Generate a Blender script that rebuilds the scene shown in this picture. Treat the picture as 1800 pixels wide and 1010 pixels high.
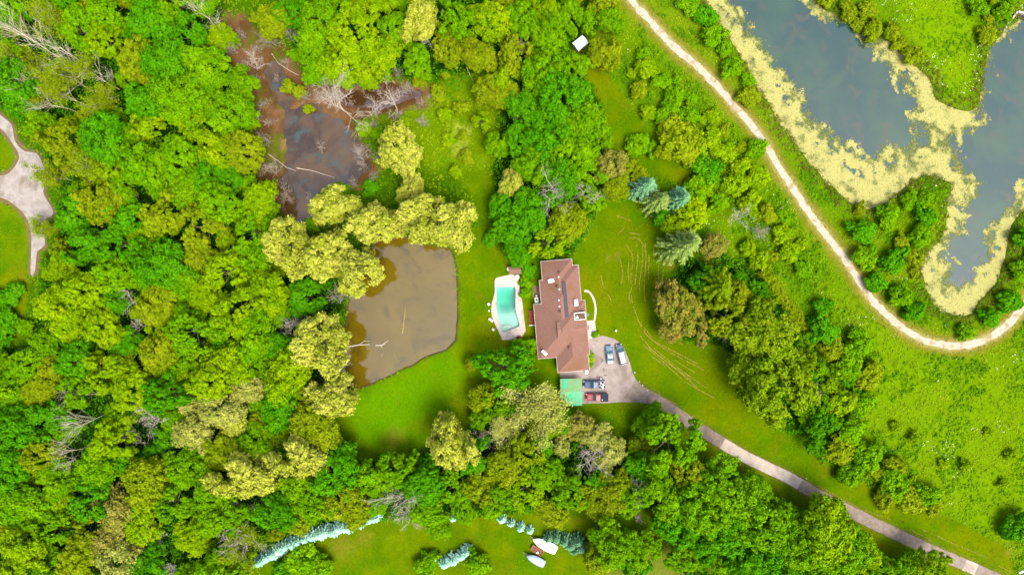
import bpy, math, random
import numpy as np
from mathutils import Vector, Matrix

for o in list(bpy.data.objects): bpy.data.objects.remove(o)
scene = bpy.context.scene
C = scene.collection

# ------------------------------------------------------------------ camera, sky, sun, exposure
S = 0.14            # metres per photograph pixel on the ground
H = 160.0           # height of the drone
cam_d = bpy.data.cameras.new('camera'); cam = bpy.data.objects.new('camera', cam_d); C.objects.link(cam)
cam.location = (0, 0, H); cam.rotation_euler = (0, 0, 0)
cam_d.sensor_width = 36; cam_d.lens = 36*H/(1800*S); cam_d.clip_end = 3000; cam_d.clip_start = 1
scene.camera = cam

SUN_EL, SUN_ROT = math.radians(63), math.radians(140)
world = bpy.data.worlds.new('World'); scene.world = world; world.use_nodes = True
wn = world.node_tree
bg = next(n for n in wn.nodes if n.type == 'BACKGROUND')
sky = wn.nodes.new('ShaderNodeTexSky'); sky.sky_type = 'NISHITA'; sky.sun_disc = False
sky.sun_elevation = SUN_EL; sky.sun_rotation = SUN_ROT
sky.air_density = 1.0; sky.dust_density = 6.0; sky.ozone_density = 1.0
wn.links.new(sky.outputs[0], bg.inputs[0]); bg.inputs[1].default_value = 0.14
sd = bpy.data.lights.new('sun', 'SUN'); sun = bpy.data.objects.new('sun', sd); C.objects.link(sun)
sd.energy = 1.35; sd.angle = math.radians(26); sd.color = (1, 0.94, 0.82)
sv = Vector((math.sin(SUN_ROT)*math.cos(SUN_EL), math.cos(SUN_ROT)*math.cos(SUN_EL), math.sin(SUN_EL)))
sun.rotation_euler = (-sv).to_track_quat('-Z', 'Y').to_euler(); sun.location = sv*200
vs = scene.view_settings
vs.view_transform = 'Standard'; vs.look = 'None'; vs.gamma = 1; vs.use_curve_mapping = False
vs.exposure = 1.8
scene.render.resolution_x = 1024; scene.render.resolution_y = 574
scene.render.engine = 'CYCLES'
scene.cycles.max_bounces = 6; scene.cycles.transparent_max_bounces = 6

# ------------------------------------------------------------------ small helpers
def W(px, py, z=0.0):
    """photograph pixel -> world x, y of a point that stands z metres high"""
    k = (H - z)/H
    return ((px - 900)*S*k, (505 - py)*S*k)
def WV(px, py, z=0.0):
    x, y = W(px, py, z); return Vector((x, y, z))
def WP(pts, z=0.0): return np.array([W(a, b, z) for a, b in pts])
def lin(c):
    c /= 255.0
    return c/12.92 if c <= 0.04045 else ((c + 0.055)/1.055)**2.4
KA = 2.5
def A(r, g, b, k=None):
    k = k or KA
    return (lin(r)/k, lin(g)/k, lin(b)/k)
RNG = np.random.default_rng(7)
rnd = random.Random(11)

def vnoise(x, y, scale, seed=0):
    """value noise 0..1 on arrays"""
    x = x/scale + seed*17.13; y = y/scale - seed*9.71
    xi = np.floor(x); yi = np.floor(y); fx = x - xi; fy = y - yi
    fx = fx*fx*(3 - 2*fx); fy = fy*fy*(3 - 2*fy)
    def h(a, b):
        v = np.sin(a*127.1 + b*311.7 + seed*74.7)*43758.5453
        return v - np.floor(v)
    return (h(xi, yi)*(1-fx) + h(xi+1, yi)*fx)*(1-fy) + (h(xi, yi+1)*(1-fx) + h(xi+1, yi+1)*fx)*fy
def fbm(x, y, scale, seed=0, oct=3):
    s = 0; a = 0.5; t = 0
    for i in range(oct):
        s = s + a*vnoise(x, y, scale/2**i, seed+i*3); t += a; a *= 0.55
    return s/t
def sdf(x, y, poly):
    """signed distance to polygon, negative inside"""
    p = np.asarray(poly); n = len(p); d = np.full(x.shape, 1e9); inside = np.zeros(x.shape, bool)
    for i in range(n):
        ax, ay = p[i]; bx, by = p[(i+1) % n]
        ex, ey = bx-ax, by-ay
        t = np.clip(((x-ax)*ex + (y-ay)*ey)/(ex*ex+ey*ey+1e-12), 0, 1)
        d = np.minimum(d, (x-ax-ex*t)**2 + (y-ay-ey*t)**2)
        c = ((ay > y) != (by > y))
        with np.errstate(divide='ignore', invalid='ignore'):
            xc = ax + (y-ay)*ex/(ey if abs(ey) > 1e-12 else 1e-12)
        inside ^= c & (x < xc)
    d = np.sqrt(d)
    return np.where(inside, -d, d)
def ldist(x, y, line):
    p = np.asarray(line); d = np.full(x.shape, 1e9)
    for i in range(len(p)-1):
        ax, ay = p[i]; ex, ey = p[i+1]-p[i]
        t = np.clip(((x-ax)*ex + (y-ay)*ey)/(ex*ex+ey*ey+1e-12), 0, 1)
        d = np.minimum(d, (x-ax-ex*t)**2 + (y-ay-ey*t)**2)
    return np.sqrt(d)
def sstep(a, b, v):
    t = np.clip((v-a)/(b-a), 0, 1); return t*t*(3-2*t)
def spline(pts, step=0.5):
    """Catmull-Rom through points, resampled"""
    P = [np.array(p, float) for p in pts]; P = [2*P[0]-P[1]] + P + [2*P[-1]-P[-2]]
    out = []
    for i in range(1, len(P)-2):
        n = max(2, int(np.linalg.norm(P[i+1]-P[i])/step))
        for k in range(n):
            t = k/n
            out.append(0.5*((2*P[i]) + (-P[i-1]+P[i+1])*t + (2*P[i-1]-5*P[i]+4*P[i+1]-P[i+2])*t*t + (-P[i-1]+3*P[i]-3*P[i+1]+P[i+2])*t**3))
    out.append(P[-2]); return np.array(out)

# ------------------------------------------------------------------ materials
MATS = {}
def nmat(name):
    m = bpy.data.materials.new(name); m.use_nodes = True; nt = m.node_tree
    b = nt.nodes.get('Principled BSDF'); MATS[name] = m
    return m, nt, b
def setin(b, **kw):
    names = {'rough': 'Roughness', 'spec': 'Specular IOR Level', 'metal': 'Metallic', 'coat': 'Coat Weight', 'ior': 'IOR'}
    for k, v in kw.items(): b.inputs[names[k]].default_value = v
def node(nt, t, **kw):
    n = nt.nodes.new(t)
    for k, v in kw.items(): setattr(n, k, v)
    return n
def mixc(nt, fac, a, b, bt='MIX'):
    n = node(nt, 'ShaderNodeMix', data_type='RGBA', blend_type=bt)
    for sock, v in ((n.inputs[0], fac), (n.inputs[6], a), (n.inputs[7], b)):
        if hasattr(v, 'is_output'): nt.links.new(v, sock)
        elif isinstance(v, (int, float)): sock.default_value = v
        else: sock.default_value = (*v, 1)
    return n.outputs[2]
def noise_node(nt, scale, detail=3, coord=None, rough=0.6, dist=0.0):
    n = node(nt, 'ShaderNodeTexNoise'); n.inputs['Scale'].default_value = scale
    n.inputs['Detail'].default_value = detail; n.inputs['Roughness'].default_value = rough
    n.inputs['Distortion'].default_value = dist
    if coord is not None: nt.links.new(coord, n.inputs['Vector'])
    return n
def ramp(nt, fac, lo, hi):
    n = node(nt, 'ShaderNodeMapRange'); n.inputs[1].default_value = lo; n.inputs[2].default_value = hi
    nt.links.new(fac, n.inputs[0]); n.interpolation_type = 'SMOOTHSTEP'; return n.outputs[0]
def bump(nt, b, h, strength, dist):
    n = node(nt, 'ShaderNodeBump'); n.inputs['Strength'].default_value = strength; n.inputs['Distance'].default_value = dist
    nt.links.new(h, n.inputs['Height']); nt.links.new(n.outputs[0], b.inputs['Normal'])
def surf(name, c1, c2, scale=1.0, rough=0.8, c3=None, scale3=0.15, bumps=0.3, bdist=0.02, spec=0.3, fine=14, lo=0.35, hi=0.65):
    """mottled solid surface of two or three base colours"""
    m, nt, b = nmat(name); setin(b, rough=rough, spec=spec)
    co = node(nt, 'ShaderNodeTexCoord').outputs['Object']
    n1 = noise_node(nt, scale, 5, co); col = mixc(nt, ramp(nt, n1.outputs[0], lo, hi), c1, c2)
    if c3 is not None:
        n3 = noise_node(nt, scale3, 3, co, dist=0.5); col = mixc(nt, ramp(nt, n3.outputs[0], 0.5, 0.68), col, c3)
    nf = noise_node(nt, fine, 2, co)
    nt.links.new(col, b.inputs['Base Color'])
    if bumps: bump(nt, b, nf.outputs[0], bumps, bdist)
    return m
def leafmat(name, c1, c2, c3, trans=0.18, hvar=0.5):
    """foliage: colour by leaf clump and by individual tree"""
    m, nt, b = nmat(name); setin(b, rough=0.8, spec=0.02)
    at = node(nt, 'ShaderNodeAttribute', attribute_name='tint'); oi = node(nt, 'ShaderNodeObjectInfo')
    col = mixc(nt, ramp(nt, at.outputs['Fac'], 0.0, 1.0), c1, c2)
    mm = node(nt, 'ShaderNodeMath', operation='MULTIPLY'); nt.links.new(oi.outputs['Random'], mm.inputs[0]); mm.inputs[1].default_value = hvar
    col = mixc(nt, mm.outputs[0], col, c3)
    nt.links.new(col, b.inputs['Base Color'])
    tr = node(nt, 'ShaderNodeBsdfTranslucent'); nt.links.new(col, tr.inputs[0])
    ms = node(nt, 'ShaderNodeMixShader'); ms.inputs[0].default_value = trans
    nt.links.new(b.outputs[0], ms.inputs[1]); nt.links.new(tr.outputs[0], ms.inputs[2])
    out = next(n for n in nt.nodes if n.type == 'OUTPUT_MATERIAL'); nt.links.new(ms.outputs[0], out.inputs[0])
    return m

# ------------------------------------------------------------------ mesh helpers
class MB:
    def __init__(s): s.v = []; s.f = []
    def add(s, vs, fs):
        o = len(s.v); s.v += [tuple(v) for v in vs]; s.f += [tuple(i+o for i in f) for f in fs]; return s
    def box(s, x0, x1, y0, y1, z0, z1):
        return s.add([(x0,y0,z0),(x1,y0,z0),(x1,y1,z0),(x0,y1,z0),(x0,y0,z1),(x1,y0,z1),(x1,y1,z1),(x0,y1,z1)],
                     [(3,2,1,0),(4,5,6,7),(0,1,5,4),(1,2,6,5),(2,3,7,6),(3,0,4,7)])
    def loft(s, rings, cap=True):
        n = len(rings[0]); vs = [p for r in rings for p in r]; fs = []
        for i in range(len(rings)-1):
            for j in range(n):
                a, b = i*n+j, i*n+(j+1) % n; fs.append((a, b, b+n, a+n))
        if cap: fs.append(tuple(range(n-1, -1, -1))); fs.append(tuple(range((len(rings)-1)*n, len(rings)*n)))
        return s.add(vs, fs)
    def tube(s, pts, rad, n=6, cap=True):
        rings = []
        for i, p in enumerate(pts):
            p = Vector(p); a = Vector(pts[max(i-1, 0)]); b = Vector(pts[min(i+1, len(pts)-1)])
            d = (b-a).normalized(); u = d.orthogonal().normalized(); w = d.cross(u)
            r = rad[i] if hasattr(rad, '__len__') else rad
            rings.append([p + (u*math.cos(t)+w*math.sin(t))*r for t in [2*math.pi*k/n for k in range(n)]])
        return s.loft(rings, cap)
    def cyl(s, x, y, z0, z1, r, n=16, r2=None):
        r2 = r if r2 is None else r2
        return s.loft([[(x+q*math.cos(2*math.pi*k/n), y+q*math.sin(2*math.pi*k/n), z) for k in range(n)] for q, z in ((r, z0), (r2, z1))])
    def prism(s, poly, z0, z1):
        p = [tuple(q) for q in poly]
        a = sum(p[i][0]*p[(i+1) % len(p)][1]-p[(i+1) % len(p)][0]*p[i][1] for i in range(len(p)))
        if a < 0: p = p[::-1]
        return s.loft([[(x, y, z0) for x, y in p], [(x, y, z1) for x, y in p]])
    def mesh(s, name):
        m = bpy.data.meshes.new(name); m.from_pydata(s.v, [], s.f); m.update(); return m
def link(name, mesh, mat=None, parent=None, loc=None, rz=0.0, smooth=False, bev=0):
    o = bpy.data.objects.new(name, mesh); C.objects.link(o)
    if mat is not None:
        if not mesh.materials: mesh.materials.append(mat)
        elif mesh.materials[0] is not mat:
            o.material_slots[0].link = 'OBJECT'; o.material_slots[0].material = mat
    if parent: o.parent = parent
    if loc is not None: o.location = loc
    if rz: o.rotation_euler = (0, 0, rz)
    if smooth: mesh.polygons.foreach_set('use_smooth', [True]*len(mesh.polygons))
    if bev:
        b = o.modifiers.new('bevel', 'BEVEL'); b.width = bev; b.segments = 2; b.limit_method = 'ANGLE'
    return o
LABELS = {}
def tag(o, label, cat, group=None, kind=None):
    if label: o['label'] = label
    if cat: o['category'] = cat
    if group: o['group'] = group
    if kind: o['kind'] = kind
    return o
def thing(name, label, cat, loc=(0,0,0), rz=0.0, group=None):
    o = bpy.data.objects.new(name, None); C.objects.link(o); o.location = loc; o.rotation_euler = (0, 0, rz)
    o.empty_display_size = 0.3
    return tag(o, label, cat, group)
def quadmesh(name, V, tint=None, faces4=True):
    """fast mesh from an (n*4, 3) array of quads"""
    n = len(V)//4; me = bpy.data.meshes.new(name)
    me.vertices.add(len(V)); me.vertices.foreach_set('co', np.ascontiguousarray(V, dtype=np.float32).ravel())
    me.loops.add(n*4); me.loops.foreach_set('vertex_index', np.arange(n*4, dtype=np.int32))
    me.polygons.add(n); me.polygons.foreach_set('loop_start', np.arange(0, n*4, 4, dtype=np.int32))
    me.polygons.foreach_set('loop_total', np.full(n, 4, dtype=np.int32))
    if tint is not None:
        a = me.attributes.new('tint', 'FLOAT', 'POINT'); a.data.foreach_set('value', np.repeat(tint, 4).astype(np.float32))
    me.update(calc_edges=True); return me
def unit(v): return v/np.maximum(np.linalg.norm(v, axis=-1, keepdims=True), 1e-9)
def leaves(rng, P, N, ln, wd, droop=None):
    """diamond leaf faces at P facing N"""
    n = len(P); R_ = rng.normal(size=(n, 3)) if droop is None else droop + rng.normal(size=(n, 3))*0.4
    T = unit(R_ - N*(R_*N).sum(1, keepdims=True)); B = np.cross(N, T)
    ln = (ln*(0.7+0.6*rng.random(n)))[:, None]; wd = (wd*(0.7+0.6*rng.random(n)))[:, None]
    V = np.stack([P-T*ln, P-B*wd+T*ln*0.15, P+T*ln, P+B*wd+T*ln*0.15], 1)
    return V.reshape(-1, 3)

# ------------------------------------------------------------------ the plan (photograph pixels on the ground)
LAKE = [(1243,-40),(1246,7),(1270,44),(1294,81),(1314,111),(1327,145),(1350,175),(1370,209),(1394,242),(1414,266),(1424,286),(1451,313),(1474,337),(1498,355),(1528,364),(1552,355),(1579,336),(1606,313),(1629,305),(1650,310),(1673,322),(1674,335),(1668,364),(1665,404),(1653,428),(1629,448),(1619,471),(1629,505),(1643,532),(1660,545),(1687,553),(1707,549),(1720,529),(1750,498),(1764,458),(1777,397),(1788,380),(1800,364),(1850,330),(1900,300),(1900,-10),(1800,30),(1764,56),(1742,82),(1734,118),(1729,145),(1724,188),(1707,197),(1670,190),(1646,175),(1629,135),(1606,114),(1579,87),(1555,69),(1525,62),(1518,50),(1485,42),(1468,27),(1448,20),(1434,3),(1425,-40)]
OPEN1 = [(1262,-40),(1282,0),(1304,30),(1331,67),(1350,90),(1370,121),(1390,145),(1411,172),(1431,209),(1461,236),(1495,262),(1518,283),(1538,279),(1552,256),(1586,262),(1602,242),(1609,202),(1616,175),(1599,155),(1582,131),(1559,104),(1538,84),(1518,66),(1490,48),(1450,32),(1425,12),(1400,-40)]
OPEN2 = [(1810,20),(1766,60),(1747,80),(1736,128),(1729,188),(1722,215),(1709,236),(1690,256),(1693,286),(1703,303),(1724,323),(1730,343),(1707,360),(1687,387),(1693,411),(1664,428),(1655,455),(1673,475),(1680,505),(1717,498),(1737,448),(1737,411),(1764,377),(1784,360),(1791,340),(1800,320),(1860,280),(1880,0)]
CHANNEL = [(1612,205),(1660,212),(1705,225),(1700,270),(1650,280),(1612,262)]
POND = [(682,414),(716,421),(753,434),(787,438),(797,455),(800,491),(802,552),(798,596),(783,613),(746,626),(719,640),(686,656),(659,668),(622,684),(590,690),(566,670),(560,640),(590,600),(615,566),(613,539),(625,502),(632,491),(645,460),(660,430)]
MUD = [(380,50),(400,30),(440,35),(480,60),(520,105),(560,140),(610,142),(660,140),(720,148),(762,150),(752,185),(700,200),(660,205),(625,215),(645,250),(672,300),(640,330),(570,335),(562,390),(520,400),(480,372),(448,320),(440,250),(436,190),(420,140),(398,100)]
SWAMP = [(468,110),(485,100),(500,140),(515,182),(545,182),(600,208),(628,240),(648,290),(630,312),(600,328),(565,332),(556,385),(522,392),(494,365),(484,325),(500,295),(505,265),(498,230),(488,190),(470,150)]
BROOK = [(596,168),(640,156),(700,152),(745,158),(740,176),(690,186),(640,190),(600,190)]
TRAIL = [(1080,-40),(1109,0),(1149,44),(1183,81),(1223,114),(1257,148),(1287,182),(1314,212),(1341,246),(1366,290),(1390,325),(1417,367),(1451,411),(1485,455),(1515,502),(1538,532),(1569,562),(1606,589),(1646,604),(1687,608),(1720,601),(1761,579),(1788,552),(1805,530),(1840,480),(1880,430)]
DRIVE = [(1122,686),(1150,701),(1175,716),(1196,731),(1230,754),(1263,774),(1304,799),(1350,822),(1384,838),(1434,867),(1485,893),(1532,917),(1586,943),(1636,966),(1687,988),(1737,1010),(1790,1034),(1850,1060)]
LOT = [(1031,604),(1033,596),(1043,591),(1061,590),(1078.8,594.5),(1090.7,602.7),(1099.6,617.5),(1107,636.8),(1111.5,653),(1117.4,666.5),(1128,678),(1139,687),(1130,704),(1108.5,706.5),(1093.7,706),(1064,708),(1022,709),(984,660),(984,650),(1031,650)]
GRAVEL = [(-40,170),(0,202),(20,219),(27,249),(44,266),(64,269),(74,286),(84,310),(76,337),(94,374),(76,390),(79,431),(66,441),(61,478),(54,481),(55,414),(47,384),(30,364),(0,347),(-60,345),(-60,308),(0,309),(20,300),(34,276),(22,252),(10,235),(0,225),(-40,195)]
LAWN = [(862,300),(868,330),(868,430),(900,455),(950,455),(1005,452),(1040,400),(1058,352),(1110,350),(1150,380),(1178,430),(1192,470),(1160,520),(1165,570),(1210,600),(1270,610),(1292,650),(1330,705),(1355,745),(1400,770),(1450,812),(1560,868),(1640,897),(1700,925),(1760,950),(1782,985),(1780,1040),(1690,1000),(1500,910),(1380,850),(1230,768),(1150,765),(1080,765),(1010,735),(985,718),(930,690),(840,700),(830,745),(780,785),(700,812),(620,805),(575,745),(610,694),(690,658),(750,628),(795,605),(805,550),(800,450),(790,432),(840,400),(826,340),(815,300)]
LAWN_NE = [(1003,92),(1045,92),(1090,160),(1130,212),(1165,270),(1215,300),(1228,332),(1160,315),(1090,295),(1058,260),(1062,190),(1030,140)]
LAWN_S = [(420,1040),(450,985),(560,935),(670,912),(880,905),(1000,895),(1010,880),(1130,885),(1180,940),(1250,950),(1270,1040)]
LAWN_DRIVE = [(1230,770),(1290,795),(1480,902),(1570,945),(1690,1000),(1700,1030),(1640,1005),(1560,970),(1500,945),(1400,890),(1300,835),(1230,800)]
LAWN_W = [(-40,240),(15,245),(34,270),(18,296),(-40,302)]
LAWN_W2 = [(-40,352),(0,352),(28,368),(45,388),(53,414),(52,480),(46,540),(30,600),(-40,640)]
POOL_DECK = [(869.4,489),(884,485),(898.8,482),(911,484.6),(913,500),(914,511),(918.4,532.7),(921,556),(924,580.8),(918,591),(907.7,596.8),(882.8,597),(876.5,582.6),(870,569),(865,557.6),(863.5,545),(864,534.5),(867,524),(869.4,514.9)]
POOL = [(872.3,504),(903,503.8),(905.6,505),(906.4,508.6),(906.2,530),(906,542.5),(908.6,554),(913.6,570),(911.5,574),(885,584),(881.5,581.5),(873.2,547)]
PENIN = [(1560,-40),(1712,-40),(1716,60),(1705,120),(1700,165),(1670,160),(1640,110),(1600,60)]
WOODS = [[(-60,-60),(370,-60),(400,90),(435,160),(440,300),(480,360),(470,420),(560,480),(610,500),(605,560),(560,620),(570,690),(560,740),(600,810),(740,810),(830,745),(840,690),(980,720),(1000,760),(1060,770),(1140,765),(1250,810),(1400,890),(1480,940),(1640,1010),(1640,1060),(1180,1060),(1180,940),(1130,890),(1000,895),(880,905),(670,912),(560,935),(440,990),(400,1060),(-60,1060),(-60,640),(60,600),(80,480),(100,420),(110,330),(70,250),(20,200),(-60,150)],
         [(480,-60),(1010,-60),(1020,60),(1000,100),(1055,130),(1065,300),(1050,360),(1005,450),(890,450),(866,400),(866,300),(880,200),(860,120),(780,150),(700,140),(600,140),(520,100)],
         [(1150,470),(1270,440),(1330,480),(1440,600),(1460,760),(1400,770),(1340,720),(1290,620),(1200,600)]]
wLAKE, wPOND, wSWAMP, wBROOK, wPOOL = WP(LAKE), WP(POND), WP(SWAMP), WP(BROOK), WP(POOL)
wTRAIL, wDRIVE = spline(WP(TRAIL), 0.6), spline(WP(DRIVE), 0.6)

KA = 3.3
# ------------------------------------------------------------------ ground: one sheet, zones of growth as base colours, dug out at the ponds
STEP = 0.5
xs = np.arange(-131, 131.01, STEP); ys = np.arange(-76, 76.01, STEP)
far = np.array([4, 12, 30, 70, 150, 320, 700, 1400.])
xs = np.concatenate([-131-far[::-1], xs, 131+far]); ys = np.concatenate([-76-far[::-1], ys, 76+far])
GX, GY = np.meshgrid(xs, ys); gx, gy = GX.ravel(), GY.ravel()
warp = (fbm(gx, gy, 3.0, 1)-0.5)
col = np.zeros((len(gx), 3)); col[:] = A(82, 128, 8)
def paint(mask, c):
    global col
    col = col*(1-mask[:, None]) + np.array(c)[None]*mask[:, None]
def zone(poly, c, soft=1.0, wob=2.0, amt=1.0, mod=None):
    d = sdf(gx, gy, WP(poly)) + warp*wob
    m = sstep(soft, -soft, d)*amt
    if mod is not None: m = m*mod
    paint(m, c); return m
meadow_m = sstep(-2, 2, gx - (20 + 0*gx))
paint(meadow_m, A(112, 158, 10))
paint(meadow_m*sstep(0.45, 0.7, fbm(gx, gy, 14, 21)), A(128, 165, 18))
paint(meadow_m*sstep(0.55, 0.75, fbm(gx, gy, 9, 22)), A(92, 150, 8))
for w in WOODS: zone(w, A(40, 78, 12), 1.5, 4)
zone([(1440,560),(1520,560),(1660,640),(1800,620),(1830,800),(1780,960),(1640,880),(1560,800),(1500,760)], A(128, 172, 10), 4, 6)
zone(PENIN, A(134, 180, 10), 2, 3)
# rough wet clearing above the willows
zone([(640,140),(780,140),(870,130),(870,260),(850,330),(760,300),(690,230),(640,210)], A(122, 160, 8), 2, 4)
zone([(800,215),(830,225),(815,280),(795,270)], A(190, 210, 70), 0.7, 1.5, 0.8)
for w, c in ((LAWN, A(104, 144, 3)), (LAWN_NE, A(98, 142, 3)), (LAWN_S, A(110, 142, 6)), (LAWN_DRIVE, A(104, 136, 4)), (LAWN_W, A(110, 156, 10)), (LAWN_W2, A(114, 150, 8))):
    zone(w, c, 0.8, 1.5)
lawn_d = np.minimum.reduce([sdf(gx, gy, WP(w)) for w in (LAWN, LAWN_NE, LAWN_S, LAWN_DRIVE, LAWN_W, LAWN_W2)])
lawn_m = sstep(0.5, -0.5, lawn_d)
paint(lawn_m*sstep(0.48, 0.62, fbm(gx, gy, 4, 34))*0.35, A(140, 168, 4))
paint(lawn_m*sstep(0.5, 0.64, fbm(gx, gy, 3, 35))*0.35, A(82, 140, 2))
paint(lawn_m*sstep(0.5, 0.75, fbm(gx, gy, 11, 31))*0.8, A(134, 152, 4))
paint(lawn_m*sstep(0.52, 0.75, fbm(gx, gy, 8, 32))*0.6, A(78, 140, 4))
paint(lawn_m*sstep(0.6, 0.8, fbm(gx, gy, 6, 33))*0.4, A(136, 138, 18))
zone([(590,700),(690,665),(800,610),(830,640),(770,720),(700,770),(610,770)], A(112, 176, 4), 5, 5, 0.8)
zone([(1080,380),(1160,400),(1150,540),(1190,600),(1290,650),(1340,740),(1240,720),(1130,600),(1050,520),(1040,430)], A(116, 140, 3), 4, 4, 0.7)
# worn and bare spots
for px, py, r in ((1084,448,1.6),(1070,452,1.2),(600,957,4.5),(640,945,3),(690,770,4),(1180,465,2.2),(40,490,2.5),(1775,965,3.2)):
    cx, cy = W(px, py); d = np.hypot(gx-cx, gy-cy) + warp*2.2
    paint(sstep(r, r*0.1, d)*0.5, A(160, 146, 50))
zone([(1130,960),(1200,935),(1255,960),(1255,1030),(1060,1030)], A(140, 152, 60), 4, 5, 0.7)
for px, py, r in ((1250,455,3),(1320,640,3),(1404,905,2.5),(1008,95,1.8)):
    cx, cy = W(px, py); d = np.hypot(gx-cx, gy-cy) + warp*2
    paint(sstep(r, r*0.1, d)*0.45, A(150, 124, 40))
# paths and verges
td = ldist(gx, gy, wTRAIL)
paint(sstep(3.6, 1.9, td + warp*1.2)*0.85, A(150, 150, 44))
paint(sstep(2.0, 0.9, td + warp*0.6), A(190, 180, 104))
dd = ldist(gx, gy, wDRIVE); paint(sstep(2.4, 1.4, dd + warp*0.6)*0.6, A(140, 132, 60))
paint(sstep(1.2, 0.2, sdf(gx, gy, WP(GRAVEL)) + warp*1.2), A(150, 128, 92))
# wet banks and pond beds
mm_ = zone(MUD, A(146, 110, 74), 1.5, 6)
paint(mm_*sstep(0.5, 0.7, fbm(gx, gy, 7, 41))*.8, A(104, 76, 34))
paint(mm_*sstep(0.55, 0.7, fbm(gx, gy, 5, 43))*.8, A(110, 128, 30))
paint(mm_*sstep(0.52, 0.7, fbm(gx, gy, 4, 45))*.6, A(170, 140, 104))
pd = sdf(gx, gy, wPOND) + warp*0.8
sw = np.minimum(sdf(gx, gy, wSWAMP), sdf(gx, gy, wBROOK)) + warp*4.5
lk = sdf(gx, gy, wLAKE) + warp*1.2
paint(sstep(0.9, 0.3, pd), A(120, 88, 62)); paint(sstep(1.8, 0.0, lk)*0.8, A(110, 120, 40))
gz = np.zeros(len(gx))
rough = sstep(0, 2.5, lawn_d)*sstep(3, 6, td)*sstep(3, 6, dd)*sstep(1, 3, sdf(gx, gy, WP(GRAVEL)))*sstep(1, 4, sdf(gx, gy, WP(LOT)))
inview = (np.abs(gx) < 140) & (np.abs(gy) < 85)
gz += rough*inview*(fbm(gx, gy, 4, 51)-0.35)*0.5
for d, dep in ((pd, 1.4), (sw, 0.6), (lk, 1.6)):
    t = sstep(0.8, -1.2, d); gz = gz*(1-t) - dep*t
t = sstep(0.0, -0.2, sdf(gx, gy, WP(POOL))-0.35); gz = gz*(1-t) - 3.2*t
nx, ny = len(xs), len(ys)
idx = np.arange(nx*ny).reshape(ny, nx)
quads = np.stack([idx[:-1, :-1], idx[:-1, 1:], idx[1:, 1:], idx[1:, :-1]], -1).reshape(-1, 4)
def gridmesh(name, V, F):
    me = bpy.data.meshes.new(name); n = len(F)
    me.vertices.add(len(V)); me.vertices.foreach_set('co', np.asarray(V, np.float32).ravel())
    me.loops.add(n*4); me.loops.foreach_set('vertex_index', np.asarray(F, np.int32).ravel())
    me.polygons.add(n); me.polygons.foreach_set('loop_start', np.arange(0, n*4, 4, dtype=np.int32))
    me.polygons.foreach_set('loop_total', np.full(n, 4, dtype=np.int32))
    me.polygons.foreach_set('use_smooth', np.ones(n, bool)); me.update(calc_edges=True); return me
me = gridmesh('ground', np.stack([gx, gy, gz], 1), quads)
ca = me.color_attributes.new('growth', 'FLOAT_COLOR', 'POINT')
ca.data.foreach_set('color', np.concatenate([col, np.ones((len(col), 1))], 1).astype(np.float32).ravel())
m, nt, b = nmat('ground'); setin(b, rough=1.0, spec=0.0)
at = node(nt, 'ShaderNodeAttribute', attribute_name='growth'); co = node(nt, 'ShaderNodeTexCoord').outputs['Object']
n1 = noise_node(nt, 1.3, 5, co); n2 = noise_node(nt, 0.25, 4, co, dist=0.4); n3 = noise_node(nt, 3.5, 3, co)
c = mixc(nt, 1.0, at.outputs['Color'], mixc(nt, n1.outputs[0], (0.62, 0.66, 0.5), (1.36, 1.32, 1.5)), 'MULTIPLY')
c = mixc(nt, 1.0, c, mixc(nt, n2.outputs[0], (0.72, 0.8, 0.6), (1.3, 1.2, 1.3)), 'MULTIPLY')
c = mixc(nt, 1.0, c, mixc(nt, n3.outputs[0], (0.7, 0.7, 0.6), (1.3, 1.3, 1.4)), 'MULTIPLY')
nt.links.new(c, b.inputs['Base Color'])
ad = node(nt, 'ShaderNodeMath', operation='ADD'); nt.links.new(n1.outputs[0], ad.inputs[0]); nt.links.new(n3.outputs[0], ad.inputs[1])
bump(nt, b, ad.outputs[0], 0.5, 0.12)
ground = link('ground', me, m); ground['kind'] = 'structure'

# ------------------------------------------------------------------ water
def water_mat(name, c1, c2, scale, c3=None, spec=1.85, rough=0.05):
    m, nt, b = nmat(name); setin(b, rough=rough, spec=0.5, ior=spec)
    co = node(nt, 'ShaderNodeTexCoord').outputs['Object']
    n1 = noise_node(nt, scale, 4, co, dist=0.6); c = mixc(nt, ramp(nt, n1.outputs[0], 0.35, 0.68), c1, c2)
    if c3 is not None:
        n2 = noise_node(nt, scale*2.3, 4, co, dist=0.8); c = mixc(nt, ramp(nt, n2.outputs[0], 0.5, 0.7), c, c3)
    nt.links.new(c, b.inputs['Base Color'])
    n3 = noise_node(nt, 2.2, 3, co); bump(nt, b, n3.outputs[0], 0.06, 0.03)
    return m
def sheet(name, poly, z, mat, grow=1.5):
    """flat n-gon sheet a little larger than the hole it fills (the bank hides the rest)"""
    p = np.asarray(poly); cen = p.mean(0); mb = MB()
    nrm = []
    for i in range(len(p)):
        e = p[(i+1) % len(p)]-p[i-1]; n = np.array([e[1], -e[0]]); nrm.append(n/np.linalg.norm(n))
    nrm = np.array(nrm)
    ar = sum(p[i][0]*p[(i+1) % len(p)][1]-p[(i+1) % len(p)][0]*p[i][1] for i in range(len(p)))
    q = p + nrm*grow*(1 if ar > 0 else -1)
    if ar < 0: q = q[::-1]
    mb.add([(x, y, z) for x, y in q], [tuple(range(len(q)))])
    o = link(name, mb.mesh(name), mat); o['kind'] = 'structure'; return o
pw = water_mat('pond_water', A(120, 102, 12), A(134, 114, 20), 0.08, A(98, 86, 14), 1.6)
sheet('pond_water', wPOND, -0.3, pw, 1.2)
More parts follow.
